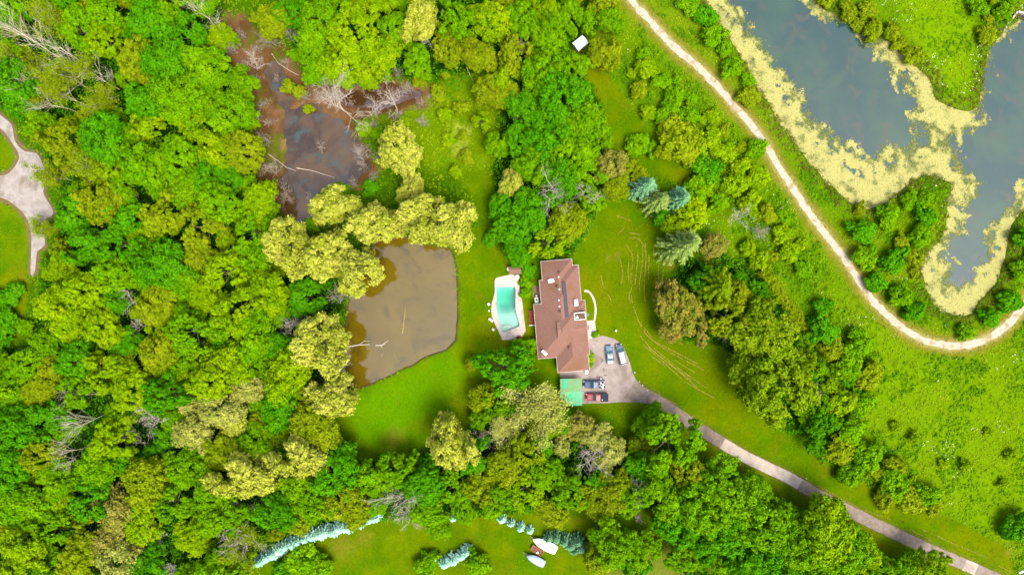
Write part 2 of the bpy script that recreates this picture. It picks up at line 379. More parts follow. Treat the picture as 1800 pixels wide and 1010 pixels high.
swm = water_mat('swamp_water', A(122, 94, 56), A(70, 48, 18), 0.12, A(80, 98, 92), 1.6)
sheet('swamp_water', wSWAMP, -0.22, swm, 2.0); sheet('brook_water', wBROOK, -0.22, water_mat('brook_water', A(92, 62, 34), A(120, 84, 60), 0.2), 1.5)
lw = water_mat('lake_water', A(52, 90, 86), A(70, 106, 84), 0.09, A(88, 98, 84), 1.6)
sheet('lake_water', wLAKE, -0.3, lw, 1.5)

# floating algae on the lake: ragged mats that hug the shore
cs = 0.26
ax_ = np.arange(W(1235,0)[0], 134, cs); ay_ = np.arange(W(0,565)[1], 77, cs)
AX, AY = np.meshgrid(ax_, ay_); fx, fy = AX.ravel()+cs/2, AY.ravel()+cs/2
dl = sdf(fx, fy, wLAKE); n1 = fbm(fx, fy, 5, 61, 4)-0.5; n2 = fbm(fx, fy, 1.6, 62, 3)-0.5; n4 = RNG.random(len(fx))-0.5
do = np.minimum(sdf(fx, fy, WP(OPEN1)), sdf(fx, fy, WP(OPEN2)))
dc = sdf(fx, fy, WP(CHANNEL))
dens = do*0.42 + n1*1.8 + n2*1.9 + n4*0.7 + 0.1
dens = dens - sstep(1.5, -2.0, dc)*1.15
keep = (dens > 0) & (dl < 1.0)
keep |= (n1 > 0.12) & (n2 > 0.12) & (dl < 0) & (do > -3)
keep &= ~((n2 + n4*.12 < -0.16) & (dl < -1.5) & (do < 4))
ki = np.nonzero(keep)[0]; jx, jy = fx[ki], fy[ki]
jit = RNG.normal(size=(len(ki), 4, 2))*0.06
q = np.stack([np.stack([jx+sx*cs*0.58, jy+sy*cs*0.58], 1) for sx, sy in ((-1,-1),(1,-1),(1,1),(-1,1))], 1) + jit
zz = -0.285 + RNG.random(len(ki))*0.03
V = np.concatenate([q, np.repeat(zz, 4).reshape(-1, 4, 1)], 2).reshape(-1, 3)
tint = np.clip(0.5 + n2[ki]*1.6 + n1[ki]*1.2 - np.clip(1.3-dens[ki], 0, 1.3)*0.6 + 0.3 + RNG.normal(size=len(ki))*0.08, 0, 1)
m, nt, b = nmat('algae'); setin(b, rough=0.9, spec=0.05)
at = node(nt, 'ShaderNodeAttribute', attribute_name='tint'); nn = noise_node(nt, 3.0, 4, node(nt, 'ShaderNodeTexCoord').outputs['Object'])
c = mixc(nt, ramp(nt, at.outputs['Fac'], 0.1, 0.85), A(118, 132, 70), A(224, 220, 132)); c = mixc(nt, ramp(nt, nn.outputs[0], 0.45, 0.8), c, A(206, 204, 112))
nt.links.new(c, b.inputs['Base Color'])
tag(link('algae_mat', quadmesh('algae_mat', V, tint), m), 'pale yellow algae floating in ragged mats along the lake shore', 'algae', kind='stuff')

KA = 2.5
# ------------------------------------------------------------------ trail, driveway, parking court, gravel turnaround
def strip(name, line, halfw, z, mat, parent=None, wob=0.12, seed=0, kind='structure', n=4, label=None):
    L = np.asarray(line); mb = MB(); rows = []
    T = np.gradient(L, axis=0); T = unit(T); Nn = np.stack([-T[:, 1], T[:, 0]], 1)
    wl = halfw + (fbm(L[:, 0]*3, L[:, 1]*3, 4, seed+5)-0.5)*wob*4; wr = halfw + (fbm(L[:, 0]*3, L[:, 1]*3, 4, seed+9)-0.5)*wob*4
    vs = []; fs = []
    for i in range(len(L)):
        for k in range(n+1):
            t = -1+2*k/n; off = t*(wl[i] if t < 0 else wr[i]); p = L[i]-Nn[i]*off
            vs.append((p[0], p[1], z))
    for i in range(len(L)-1):
        for k in range(n): a = i*(n+1)+k; fs.append((a+n+1, a+n+2, a+1, a))
    mb.add(vs, fs); o = link(name, mb.mesh(name), mat, parent)
    if kind and not parent: o['kind'] = kind
    return o
white_gravel = surf('white_gravel', A(198, 186, 162), A(222, 210, 188), 1.2, 0.95, A(176, 158, 116), 0.5, 0.4, 0.03)
strip('gravel_trail', wTRAIL, 0.82, 0.02, white_gravel, wob=0.22, seed=1)
asphalt = surf('old_asphalt', A(146, 132, 118), A(168, 152, 138), 1.0, 0.95, A(128, 116, 104), 0.25, 0.3, 0.02)
pale_conc = surf('pale_concrete', A(196, 184, 168), A(212, 200, 184), 0.8, 0.9, A(178, 164, 148), 0.3, 0.2, 0.01)
grey_lot = surf('parking_surface', A(168, 154, 146), A(186, 172, 164), 0.6, 0.95, A(152, 136, 126), 0.2, 0.3, 0.02)
drive = strip('driveway', wDRIVE, 1.42, 0.02, asphalt, wob=0.08, seed=2)
def cut(line, p0, p1):
    a = np.argmin(((line-np.array(W(*p0)))**2).sum(1)); c_ = np.argmin(((line-np.array(W(*p1)))**2).sum(1)); return line[a:c_+1]
for i, (p0, p1) in enumerate((((1269,778),(1406,849)), ((1694,991),(1718,1001)))):
    strip('resurfaced_section', cut(wDRIVE, p0, p1), 1.4, 0.026, pale_conc, drive, 0.05, 7+i)
mb = MB(); mb.add([(x, y, 0.03) for x, y in WP(LOT)][::-1], [tuple(range(len(LOT)))])
lot = link('parking_court', mb.mesh('parking_court'), grey_lot); lot['kind'] = 'structure'
mb = MB(); mb.add([(x, y, 0.034) for x, y in WP([(1116,667),(1139,686),(1153,699),(1172,711),(1166,719),(1148,710),(1128,707),(1108,706),(1093,704),(1100,694)])][::-1], [tuple(range(10))])
link('asphalt_apron', mb.mesh('asphalt_apron'), asphalt, lot)
oil = surf('oil_stain', A(122, 108, 102), A(160, 142, 134), 2.5, 0.9)
for cx, cy, a_, b_, rz in ((1057.5,632,0.42,0.62,0.2),(1061,649,0.28,0.45,0.1),(1052,662,0.75,0.3,0.4),(1064,659,0.5,0.22,-0.4),(1046,605,0.18,0.18,0),(1097,650,0.2,0.2,0)):
    x, y = W(cx, cy); r = random.Random(int(cx)); mb = MB()
    pts = [(x+math.cos(t)*a_*(0.7+0.5*r.random()), y+math.sin(t)*b_*(0.7+0.5*r.random()), 0.036) for t in [k*math.pi/8 for k in range(16)]]
    mb.add(pts, [tuple(range(16))]); link('oil_stain', mb.mesh('oil_stain'), oil, lot)
turn_m = surf('grey_gravel', A(168, 160, 152), A(190, 182, 174), 0.7, 0.95, A(150, 138, 124), 0.25, 0.4, 0.03)
mb = MB(); mb.add([(x, y, 0.03) for x, y in spline(WP(GRAVEL+GRAVEL[:1]), 1.0)[:-1]][::-1], [tuple(range(len(spline(WP(GRAVEL+GRAVEL[:1]), 1.0))-1))])
o = link('gravel_turnaround', mb.mesh('gravel_turnaround'), turn_m); o['kind'] = 'structure'

# ------------------------------------------------------------------ simple solid materials
def plain(name, c, rough=0.6, spec=0.4, metal=0.0, coat=0.0, var=0.12):
    m, nt, b = nmat(name); setin(b, rough=rough, spec=spec, metal=metal, coat=coat)
    co = node(nt, 'ShaderNodeTexCoord').outputs['Object']; n = noise_node(nt, 2.5, 4, co)
    lo = tuple(x*(1-var) for x in c); hi = tuple(min(x*(1+var), 0.95) for x in c)
    nt.links.new(mixc(nt, n.outputs[0], lo, hi), b.inputs['Base Color']); return m
white_paint = plain('white_paint', (0.72, 0.71, 0.69), 0.6)
faded_white = plain('faded_white', (0.34, 0.33, 0.31), 0.8)
trim_white = plain('cream_trim', (0.34, 0.3, 0.27), 0.6)
dark_glass = plain('dark_glass', (0.015, 0.03, 0.035), 0.08, 0.8)
black_mem = surf('black_membrane', A(70, 66, 76), A(86, 82, 92), 1.5, 0.7)
siding = plain('beige_siding', (0.36, 0.31, 0.27), 0.8)
dark_hole = plain('opening_shade', (0.015, 0.013, 0.012), 0.9)  # near-black colour paints the shade inside flue, grille and culvert openings
red_wood = surf('red_deck', A(140, 60, 38), A(164, 78, 50), 2.0, 0.8)
concrete = surf('light_concrete', A(216, 200, 188), A(232, 216, 204), 0.9, 0.9, A(200, 178, 162), 0.35, 0.2, 0.01)
straw_m = surf('straw', A(168, 160, 40), A(196, 184, 70), 3, 0.9)
# roof: shingle courses as fine relief, moss stains as a shape of their own
roof_m, nt, b = nmat('brown_shingle'); setin(b, rough=0.9, spec=0.2)
co = node(nt, 'ShaderNodeTexCoord').outputs['Object']
n1 = noise_node(nt, 5, 4, co); n2 = noise_node(nt, 0.22, 3, co, dist=0.3); n3 = noise_node(nt, 1.2, 4, co)
c = mixc(nt, ramp(nt, n1.outputs[0], 0.3, 0.7), A(142, 104, 90), A(166, 126, 110))
c = mixc(nt, ramp(nt, n3.outputs[0], 0.4, 0.75), c, A(150, 112, 98))
c = mixc(nt, ramp(nt, n2.outputs[0], 0.56, 0.66), c, A(146, 108, 80))
nt.links.new(c, b.inputs['Base Color']); br = node(nt, 'ShaderNodeTexBrick'); nt.links.new(co, br.inputs['Vector'])
br.inputs['Scale'].default_value = 3.0; br.inputs['Mortar Size'].default_value = 0.03
bump(nt, b, br.outputs['Color'], 0.3, 0.02)

# ------------------------------------------------------------------ the house
hx, hy = W(985, 555, 2.7); us = S*(H-2.7)/H
house = thing('house', 'sprawling brown shingled hip roof house beside the swimming pool', 'house', (hx, hy, 0), math.radians(5))
EZ, PITCH = 2.75, 0.52
def rz_of(dist): return EZ + dist*us*PITCH
def hiproof(u0, u1, v0, v1, dz, north=True, south=True):
    """hipped block running north-south, closed solid with a fascia"""
    hw = (u1-u0)/2; uc = (u0+u1)/2; z1 = rz_of(hw)+dz; e = EZ+dz
    a = v0+hw if north else v0; c_ = v1-hw if south else v1
    X = lambda u: u*us
    Y = lambda v: -v*us
    mb = MB(); f = 0.2
    vs = [(X(u0),Y(v0),e),(X(u1),Y(v0),e),(X(u1),Y(v1),e),(X(u0),Y(v1),e),(X(uc),Y(a),z1),(X(uc),Y(c_),z1),
          (X(u0),Y(v0),e-f),(X(u1),Y(v0),e-f),(X(u1),Y(v1),e-f),(X(u0),Y(v1),e-f)]
    mb.add(vs, [(0,1,4)[::-1],(1,2,5,4)[::-1],(2,3,5)[::-1],(3,0,4,5)[::-1],(0,6,7,1)[::-1],(1,7,8,2)[::-1],(2,8,9,3)[::-1],(3,9,6,0)[::-1],(6,7,8,9)])
    return mb
def fascia(u0, u1, v0, v1, dz):
    mb = MB(); x0, x1, y0, y1 = u0*us, u1*us, -v1*us, -v0*us; w = 0.075; z0, z1 = EZ-0.17+dz, EZ+0.03+dz
    mb.box(x0-w, x0-0.003, y0-w, y1+w, z0, z1).box(x1+0.003, x1+w, y0-w, y1+w, z0, z1).box(x0, x1, y0-w, y0-0.003, z0, z1).box(x0, x1, y1+0.003, y1+w, z0, z1)
    return mb
blocks = [(-26, 28.6, -98, 60), (-17, 39, -86.5, 50), (-31.6, 34.2, -65, 60), (-45.2, 45.2, -24, 71.5), (-13, 42.4, 20, 98.5)]
for i, (u0, u1, v0, v1) in enumerate(blocks):
    r = link('roof', hiproof(u0, u1, v0, v1, i*0.012).mesh('roof'), roof_m, house)
    link('gutter', fascia(u0, u1, v0, v1, i*0.012).mesh('gutter'), trim_white, r)
    mb = MB(); k = 3.2; mb.box((u0+k)*us, (u1-k)*us, -(v1-k)*us, -(v0+k)*us, -0.05, EZ-0.25-i*0.004); w_ = link('wall', mb.mesh('wall'), siding, house)
# cross gable over the middle of the east side
mb = MB(); x0, x1, y0, y1, ym = -9*us, 44.6*us, -37*us, -9*us, -23*us
zt = rz_of(45)+0.1; ze = EZ+0.08
mb.add([(x0,y0,zt-0.5),(x0,y1,zt-0.5),(x1,y1,ze),(x1,y0,ze),(x0,ym,zt+0.25),(x1,ym,ze+0.45),(x0,y0,EZ),(x0,y1,EZ),(x1,y1,EZ-0.12),(x1,y0,EZ-0.12)],
       [(4,5,2,1)[::-1],(0,3,5,4)[::-1],(0,4,1,7,6)[::-1],(3,9,8,2,5)[::-1],(1,2,8,7)[::-1],(0,6,9,3)[::-1],(6,7,8,9)])
link('cross_gable_roof', mb.mesh('cross_gable_roof'), roof_m, house)
def hbox(name, u, v, su, sv, z0, z1, mat, rz=0, parent=house, bev=0):
    mb = MB().box(-su*us/2, su*us/2, -sv*us/2, sv*us/2, z0, z1)
    return link(name, mb.mesh(name), mat, parent, (u*us, -v*us, 0), rz, bev=bev)
# dark membrane strip along the ridge, in seamed sheets
zr = rz_of(28)+0.012
for k in range(6):
    v0 = -60+k*10.4
    hbox('ridge_sheet', 10.2+k*0.05, v0+5.2, 6.2, 10.2, zr-0.32, zr+0.06, black_mem)
# white vents and pipes
def roofz(u, v):
    z = 0
    for i, (u0, u1, v0, v1) in enumerate(blocks): z = max(z, EZ+i*0.012+min(u-u0, u1-u, v-v0, v1-v)*us*PITCH)
    return z
def loc_uv(px, py): dx, dy = px-985, py-555; return dx*.9962-dy*.0872, dx*.0872+dy*.9962
for px, py in ((980.6,487),(982,508),(981,527),(982,537.5)):
    u, v = loc_uv(px, py); z = roofz(u, v); mb = MB().cyl(0, 0, z-0.2, z+0.3, 0.13, 12); mb.cyl(0, 0, z+0.3, z+0.38, 0.18, 12, 0.15)
    link('roof_vent', mb.mesh('roof_vent'), white_paint, house, (u*us, -v*us, 0))
for px, py in ((981.5,479),(978,502.5),(983,546),(999,609)):
    u, v = loc_uv(px, py); z = roofz(u, v); mb = MB().box(-0.24, 0.24, -0.24, 0.24, z-0.2, z+0.2).cyl(0, 0, z+0.2, z+0.32, 0.3, 8, 0.15)
    o = link('turbine_vent', mb.mesh('turbine_vent'), plain('brown_vent', A(96, 64, 56), 0.7), house, (u*us, -v*us, 0))
def chimney(px, py, su, sv, rz, hgt, holes):
    u, v = loc_uv(px, py); z = roofz(u, v)
    ch = hbox('chimney', u, v, su, sv, z-0.5, z+hgt, white_paint, rz)
    cp = link('chimney_cap', MB().box(-su*us/2-.08, su*us/2+.08, -sv*us/2-.08, sv*us/2+.08, z+hgt+.001, z+hgt+.1).mesh('cap'), white_paint, ch)
    for hu, hv in holes:
        link('flue', MB().cyl(hu*us, -hv*us, z+hgt+.1, z+hgt+.16, 0.17, 10).mesh('flue'), dark_hole, ch)
chimney(968, 493.5, 9, 5, math.radians(6), 0.35, [(-2.4, 0)])
chimney(1011.5, 531.5, 5, 10, 0, 0.9, [(0, -0.4)])
chimney(956.5, 618.5, 9, 4, math.radians(-48), 0.7, [(2.2, 0)])
# white curbed light well in the east slope
u, v = loc_uv(1018, 554.7); zl = roofz(u-9, v)
lw_ = thing('light_well', None, None, (u*us, -v*us, 0)); lw_.parent = house
mb = MB(); a_, b_ = 9.6*us, 6.4*us; t_ = 0.1
mb.box(-a_, a_, -b_, -b_+t_, 2.9, zl+.45).box(-a_, a_, b_-t_, b_, 2.9, zl+.45).box(-a_, -a_+t_, -b_+t_, b_-t_, 2.9, zl+.45).box(a_-t_, a_, -b_+t_, b_-t_, 2.9, zl+.45)
link('curb', mb.mesh('curb'), white_paint, lw_)
link('well_floor', MB().box(-a_+t_, a_-t_, -b_+t_, b_-t_, 2.9, zl+.02).mesh('well_floor'), surf('well_floor', A(92, 66, 48), A(140, 110, 90), 1.2), lw_)
link('well_chair', MB().box(-0.25, 0.25, -0.25, 0.25, zl+.02, zl+.3).box(-0.25, 0.25, 0.2, 0.27, zl+.3, zl+.6).mesh('well_chair'), white_paint, lw_, (-0.7, -0.25, 0), 0.4)
# windows and doors in the walls
def wallbox(name, u, v, su, sv, z0, z1, mat, par=house): return hbox(name, u, v, su, sv, z0, z1, mat, 0, par)
for u, v, su, sv in ((36.2,-70,0.6,14),(36.2,-48,0.6,14),(42.4,-8,0.6,10),(-23.2,-82,0.6,12),(-28.8,-45,0.6,14),(-42.4,55,0.6,14),(-42.4,35,0.6,10)):
    w_ = wallbox('window', u, v, su+0.6, sv+2, 0.85, 2.25, white_paint); link('pane', MB().box(-(su+1)*us/2, (su+1)*us/2, -sv*us/2, sv*us/2, 0.95, 2.15).mesh('pane'), dark_glass, w_)
for k in (2, 26): wallbox('garage_door', 3+k, 95.6, 20, 0.8, 0.03, 2.3, white_paint)
wallbox('front_door', 42.2, 24, 0.9, 7, 0.03, 2.15, red_wood)
wallbox('patio_door', -42.3, -2, 0.9, 14, 0.2, 2.2, dark_glass)
# satellite dish bracket on the east eave, meter box
u, v = loc_uv(1033.5, 552.5)
d_ = link('satellite_dish', MB().loft([[(r*math.cos(t), r*0.75*math.sin(t), z) for t in [2*math.pi*k/14 for k in range(14)]] for r, z in ((0.06, 2.7), (0.25, 2.74), (0.38, 2.86))]).tube([(-0.5,0,2.6),(0,0,2.68),(0.3,0,3.0)], 0.04).mesh('dish'), plain('blue_grey_dish', A(92, 112, 140), 0.5), house, (u*us, -v*us, 0))

# heat pump, deck and rail beside the west wall
x, y = W(947, 527.5); o = thing('heat_pump', 'white heat pump unit against the west wall of the house', 'heat pump', (x-0.55, y, 0), math.radians(5))
link('casing', MB().box(-0.42, 0.42, -0.62, 0.62, 0.12, 0.95).mesh('casing'), white_paint, o, bev=0.04)
link('fan_grille', MB().cyl(0, 0.15, 0.955, 0.98, 0.28, 18).mesh('fan_grille'), dark_hole, o)
link('base_slab', MB().box(-0.55, 0.55, -0.75, 0.75, 0.0, 0.12).mesh('base_slab'), concrete, o)
x, y = W(946, 518); o = thing('propane_tank', 'small white upright tank just north of the heat pump', 'tank', (x-0.45, y-0.25, 0))
link('cylinder', MB().cyl(0, 0, 0.05, 0.9, 0.22, 14).cyl(0, 0, 0.9, 1.02, 0.22, 14, 0.08).mesh('cylinder'), white_paint, o)
link('valve_collar', MB().cyl(0, 0, 1.02, 1.15, 0.1, 10).mesh('valve_collar'), trim_white, o)
mb = MB(); mb.add([(x_, y_, 0.02) for x_, y_ in WP([(936,502),(950,501),(950,523),(937,524)])][::-1], [(0,1,2,3)])
link('gravel_bed', mb.mesh('gravel_bed'), surf('gravel_bed', A(122, 102, 72), A(150, 128, 96), 1.5))['kind'] = 'structure'
x, y = W(935, 557); o = thing('wooden_deck', 'narrow red stained wooden deck on the west side of the house', 'deck', (x, y, 0), math.radians(4))
for k in range(9): link('board', MB().box(-0.62, 0.9, -1.78+k*0.4, -1.42+k*0.4, 0.5, 0.54).mesh('board'), red_wood, o)
for sx in (-0.55, 0.85):
    for sy in (-1.6, 1.6): link('post', MB().box(sx-0.06, sx+0.06, sy-0.06, sy+0.06, 0, 0.498).mesh('post'), red_wood, o)
link('railing', MB().box(-0.7, -0.63, -1.8, 1.8, 1.2, 1.28).box(-0.69, -0.64, -1.8, -1.74, 0.54, 1.2).box(-0.69, -0.64, 1.74, 1.8, 0.54, 1.2).box(-0.69, -0.64, -0.03, 0.03, 0.54, 1.2).mesh('railing'), red_wood, o)
x, y = W(935, 571); o = thing('garden_fence', 'short white fence between pool terrace and house wall', 'fence', (x, y, 0), math.radians(3))
link('rail', MB().box(-0.75, 0.75, -0.05, 0.05, 0.95, 1.05).box(-0.75, 0.75, -0.03, 0.03, 0.3, 0.38).mesh('rail'), white_paint, o)
for k in range(4): link('post', MB().box(-0.74+k*0.48, -0.64+k*0.48, -0.06, 0.06, 0, 1.12).mesh('post'), white_paint, o)
# front walk, patio, stepping path
mb = MB(); mb.add([(x_, y_, 0.04) for x_, y_ in WP([(1031,564),(1046,562),(1047,577),(1049,581),(1044,586),(1043,593),(1032,597),(1030,580)])][::-1], [tuple(range(8))])
link('front_patio', mb.mesh('front_patio'), concrete)['kind'] = 'structure'
strip('curved_path', spline(WP([(1027,511),(1034,512),(1041,520),(1046,534),(1047,548),(1045,563)]), 0.4), 0.26, 0.02, concrete, wob=0.03, seed=4)
for k, (px, py) in enumerate(((1033,573.5),(1033,577.5))):
    x, y = W(px, py); o = thing('patio_chair', ('black patio chair by the front door, the upper of two', 'black patio chair by the front door, the lower of two')[k], 'chair', (x, y, 0.04), 0.1*k, 'patio chairs by the front door')
    bm_ = plain('black_metal', (0.02, 0.02, 0.022), 0.5) if 'black_metal' not in MATS else MATS['black_metal']
    link('seat', MB().box(-0.22, 0.22, -0.22, 0.22, 0.42, 0.46).mesh('seat'), bm_, o); link('backrest', MB().box(-0.25, -0.21, -0.22, 0.22, 0.46, 0.9).mesh('backrest'), bm_, o)
    for sx in (-0.2, 0.2):
        for sy in (-0.2, 0.2): link('leg', MB().box(sx-0.02, sx+0.02, sy-0.02, sy+0.02, 0, 0.42).mesh('leg'), bm_, o)
x, y = W(1030.5, 653); o = thing('rain_barrel', 'white round barrel at the southeast corner of the house', 'barrel', (x, y, 0.03))
link('barrel_body', MB().loft([[(r*math.cos(t), r*math.sin(t), z) for t in [2*math.pi*k/18 for k in range(18)]] for r, z in ((0.36,0),(0.44,0.3),(0.45,0.6),(0.38,0.95))]).mesh('barrel_body'), white_paint, o)
link('lid', MB().cyl(0, 0, 0.951, 1.0, 0.41, 18).mesh('lid'), white_paint, o)
def bollard(px, py, label, h=0.55):
    x, y = W(px, py); o = thing('garden_light', label, 'light', (x, y, 0), 0, 'small white lights and stones round the court')
    link('stake', MB().cyl(0, 0, 0, h, 0.05, 8).mesh('stake'), trim_white, o); link('cap', MB().cyl(0, 0, h, h+0.16, 0.24, 12, 0.12).mesh('cap'), white_paint, o)
bollard(1082, 580.5, 'white globe garden light on the lawn north of the parking court', 0.8)
for k, (px, py, l) in enumerate(((1115.5,654.5,'white marker stone at the east edge of the parking court'),(1123.7,670,'upper white marker stone along the driveway mouth'),(1129.5,676.5,'middle white marker stone along the driveway mouth'),(1138,685.5,'lower white marker stone along the driveway mouth'),(1052,588.5,'white stone at the north edge of the parking court'),(1417,840,'lone white marker stone on the verge halfway along the driveway'))):
    x, y = W(px, py); r = random.Random(k); mb = MB()
    mb.loft([[(q*math.cos(t)*(0.8+0.4*r.random()), q*math.sin(t)*(0.8+0.4*r.random()), z) for t in [2*math.pi*j/8 for j in range(8)]] for q, z in ((0.15,-0.02),(0.17,0.1),(0.08,0.17))])
    tag(link('marker_stone', mb.mesh('marker_stone'), faded_white, None, (x, y, 0.02)), l, 'stone', 'white marker stones')

# ------------------------------------------------------------------ swimming pool
pool = thing('swimming_pool', 'angular swimming pool with turquoise water and pale concrete terrace', 'swimming pool', (*W(890, 542), 0))
pc = np.array(W(890, 542))
def ring_deck(outer, inner, z0, z1):
    """deck with a hole: nearest-angle bridge between the two outlines"""
    n = 96; o_ = []; i_ = []
    def sample(poly, c0):
        p = np.vstack([poly, poly[:1]]); seg = np.linalg.norm(np.diff(p, axis=0), axis=1)
        pts = np.vstack([p[k]+(p[k+1]-p[k])*t for k in range(len(seg)) for t in np.linspace(0, 1, 60, endpoint=False)])
        ang = np.arctan2(pts[:, 1]-c0[1], pts[:, 0]-c0[0]); return pts, ang
    po, ao = sample(outer, pc); pi_, ai = sample(inner, pc)
    for k in range(n):
        t = -math.pi+2*math.pi*k/n
        o_.append(po[np.argmin(np.abs(np.angle(np.exp(1j*(ao-t)))))]-pc); i_.append(pi_[np.argmin(np.abs(np.angle(np.exp(1j*(ai-t)))))]-pc)
    mb = MB(); L = lambda P, z: [(p[0], p[1], z) for p in P]
    mb.loft([L(i_, z1), L(i_, z0), L(o_, z0), L(o_, z1), L(i_, z1)], cap=False)
    for f in range(len(mb.f)): mb.f[f] = mb.f[f]
    return mb, i_
dk, inner = ring_deck(WP(POOL_DECK), wPOOL, -0.3, 0.09)
link('terrace', dk.mesh('terrace'), concrete, pool)
liner = plain('pool_liner', (0.34, 0.37, 0.34), 0.6, var=0.05)
n = len(inner); mb = MB()
ytop = max(p[1] for p in inner); ybot = min(p[1] for p in inner)
def pool_depth(x, y):
    """hopper bottom: deep in the middle of the north half, shallow to the south and along the sides"""
    t = max(0, min(1, (y-ybot)/(ytop-ybot))); a = max(0, min(1, (t-.36)/.3)); a = a*a*(3-2*a)*max(0, min(1, (1.04-t)/.2))
    c_ = max(0, 1-abs((x+.15)/2.5)**2.2); return .75+.5*t+1.6*a*(.15+.85*c_)
fl = [(p[0], p[1], -pool_depth(p[0], p[1])) for p in inner]
top = [(p[0]*1.002, p[1]*1.002, 0.085) for p in inner]
mb.loft([top, fl], cap=False)
link('basin_wall', mb.mesh('basin_wall'), liner, pool, smooth=True)
mb = MB(); gxs = np.linspace(-3.4, 4.2, 24); gys = np.linspace(ybot-.1, ytop+.1, 40)
mb.add([(a_, b_, -pool_depth(a_, b_)-.01) for b_ in gys for a_ in gxs], [(r_*24+c_, r_*24+c_+1, (r_+1)*24+c_+1, (r_+1)*24+c_) for r_ in range(39) for c_ in range(23)])
link('basin_floor', mb.mesh('basin_floor'), liner, pool, smooth=True)
stp = MB()
for k in range(3): stp.box(-.9+k*.25, 1.4-k*.2, ybot+1.25+k*.22, ybot+1.5+k*.22, -.9, -.25-.2*k)
link('pool_steps', stp.mesh('pool_steps'), liner, pool)
m, nt, b = nmat('pool_water'); nt.nodes.remove(b)
out = next(q for q in nt.nodes if q.type == 'OUTPUT_MATERIAL')
tr = node(nt, 'ShaderNodeBsdfTransparent'); gl = node(nt, 'ShaderNodeBsdfGlossy'); gl.inputs['Roughness'].default_value = 0.05
fr = node(nt, 'ShaderNodeFresnel'); fr.inputs[0].default_value = 1.33; ms = node(nt, 'ShaderNodeMixShader')
nw = noise_node(nt, 1.6, 3, node(nt, 'ShaderNodeTexCoord').outputs['Object']); bp = node(nt, 'ShaderNodeBump'); bp.inputs['Strength'].default_value = 0.15; bp.inputs['Distance'].default_value = 0.03
nt.links.new(nw.outputs[0], bp.inputs['Height']); nt.links.new(bp.outputs[0], gl.inputs['Normal'])
nt.links.new(fr.outputs[0], ms.inputs[0]); nt.links.new(tr.outputs[0], ms.inputs[1]); nt.links.new(gl.outputs[0], ms.inputs[2]); nt.links.new(ms.outputs[0], out.inputs[0])
va = node(nt, 'ShaderNodeVolumeAbsorption'); va.inputs['Color'].default_value = (0.02, 0.83, 0.72, 1); va.inputs['Density'].default_value = 0.5
nt.links.new(va.outputs[0], out.inputs[1])
mb = MB(); mb.loft([[(p[0]*0.998, p[1]*0.998, -2.95) for p in inner], [(p[0]*0.998, p[1]*0.998, -0.06) for p in inner]])
link('water', mb.mesh('water'), m, pool)
lad = MB(); lx, ly = np.array(W(906, 526))-pc
for sy in (-0.22, 0.22): lad.tube([(lx-0.15, ly+sy, -0.9), (lx-0.15, ly+sy, 0.5), (lx+0.1, ly+sy, 0.75), (lx+0.45, ly+sy, 0.6), (lx+0.5, ly+sy, 0.08)], 0.03)
link('ladder', lad.mesh('ladder'), white_paint, pool)

# pool house, filter tank, round table, chairs, pots
x, y = W(905.2, 474.5, 2); o = thing('pool_shed', 'small brown shingled shed at the north end of the pool', 'shed', (x, y, 0), math.radians(2))
a_, b_ = 1.5, 0.95; mb = MB()
mb.add([(-a_,-b_,1.9),(a_,-b_,1.9),(a_,b_,1.9),(-a_,b_,1.9),(-a_,0.15,2.35),(a_,0.15,2.35),(-a_,-b_,1.82),(a_,-b_,1.82),(a_,b_,1.82),(-a_,b_,1.82)],
       [(0,1,5,4),(2,3,4,5),(0,4,3,9,6),(1,7,8,2,5),(0,6,7,1),(3,2,8,9),(6,9,8,7)])
link('roof', mb.mesh('shed_roof'), roof_m, o); link('wall', MB().box(-1.3, 1.3, -0.8, 0.8, -0.02, 1.815).mesh('wall'), siding, o)
link('door', MB().box(-0.4, 0.4, -0.86, -0.801, 0.02, 1.75).mesh('door'), white_paint, o)
x, y = W(892.8, 472.5); o = thing('filter_tank', 'white upright pool filter tank beside the pool shed', 'tank', (x, y, 0))
link('vessel', MB().loft([[(r*math.cos(t)*0.8, r*math.sin(t)*1.4, z) for t in [2*math.pi*k/16 for k in range(16)]] for r, z in ((0.3,0),(0.36,0.2),(0.36,0.9),(0.25,1.1),(0.1,1.15))]).mesh('vessel'), white_paint, o)
link('pipe', MB().tube([(0,-0.3,0.4),(0.25,-0.6,0.4),(0.5,-0.6,0.1)], 0.05).mesh('pipe'), white_paint, o)
x, y = W(909.2, 487); o = thing('round_table', 'round white table on the pool terrace below the shed', 'table', (x, y, 0.09))
link('table_top', MB().cyl(0, 0, 0.68, 0.73, 0.52, 24).mesh('table_top'), white_paint, o); link('pedestal', MB().cyl(0, 0, 0, 0.68, 0.06, 10).cyl(0, 0, 0, 0.04, 0.3, 12).mesh('pedestal'), white_paint, o)
x, y = W(916.8, 479.5); o = thing('garbage_bin', 'small teal bin at the corner of the pool shed', 'bin', (x, y, 0))
tb = plain('teal_plastic', A(40, 140, 150), 0.5); link('bin_body', MB().loft([[(sx*r, sy*r, z) for sx, sy in ((-1,-1),(1,-1),(1,1),(-1,1))] for r, z in ((0.18,0),(0.24,0.8))]).mesh('bin_body'), tb, o); link('lid', MB().box(-0.26, 0.26, -0.26, 0.26, 0.801, 0.86).mesh('lid'), tb, o)
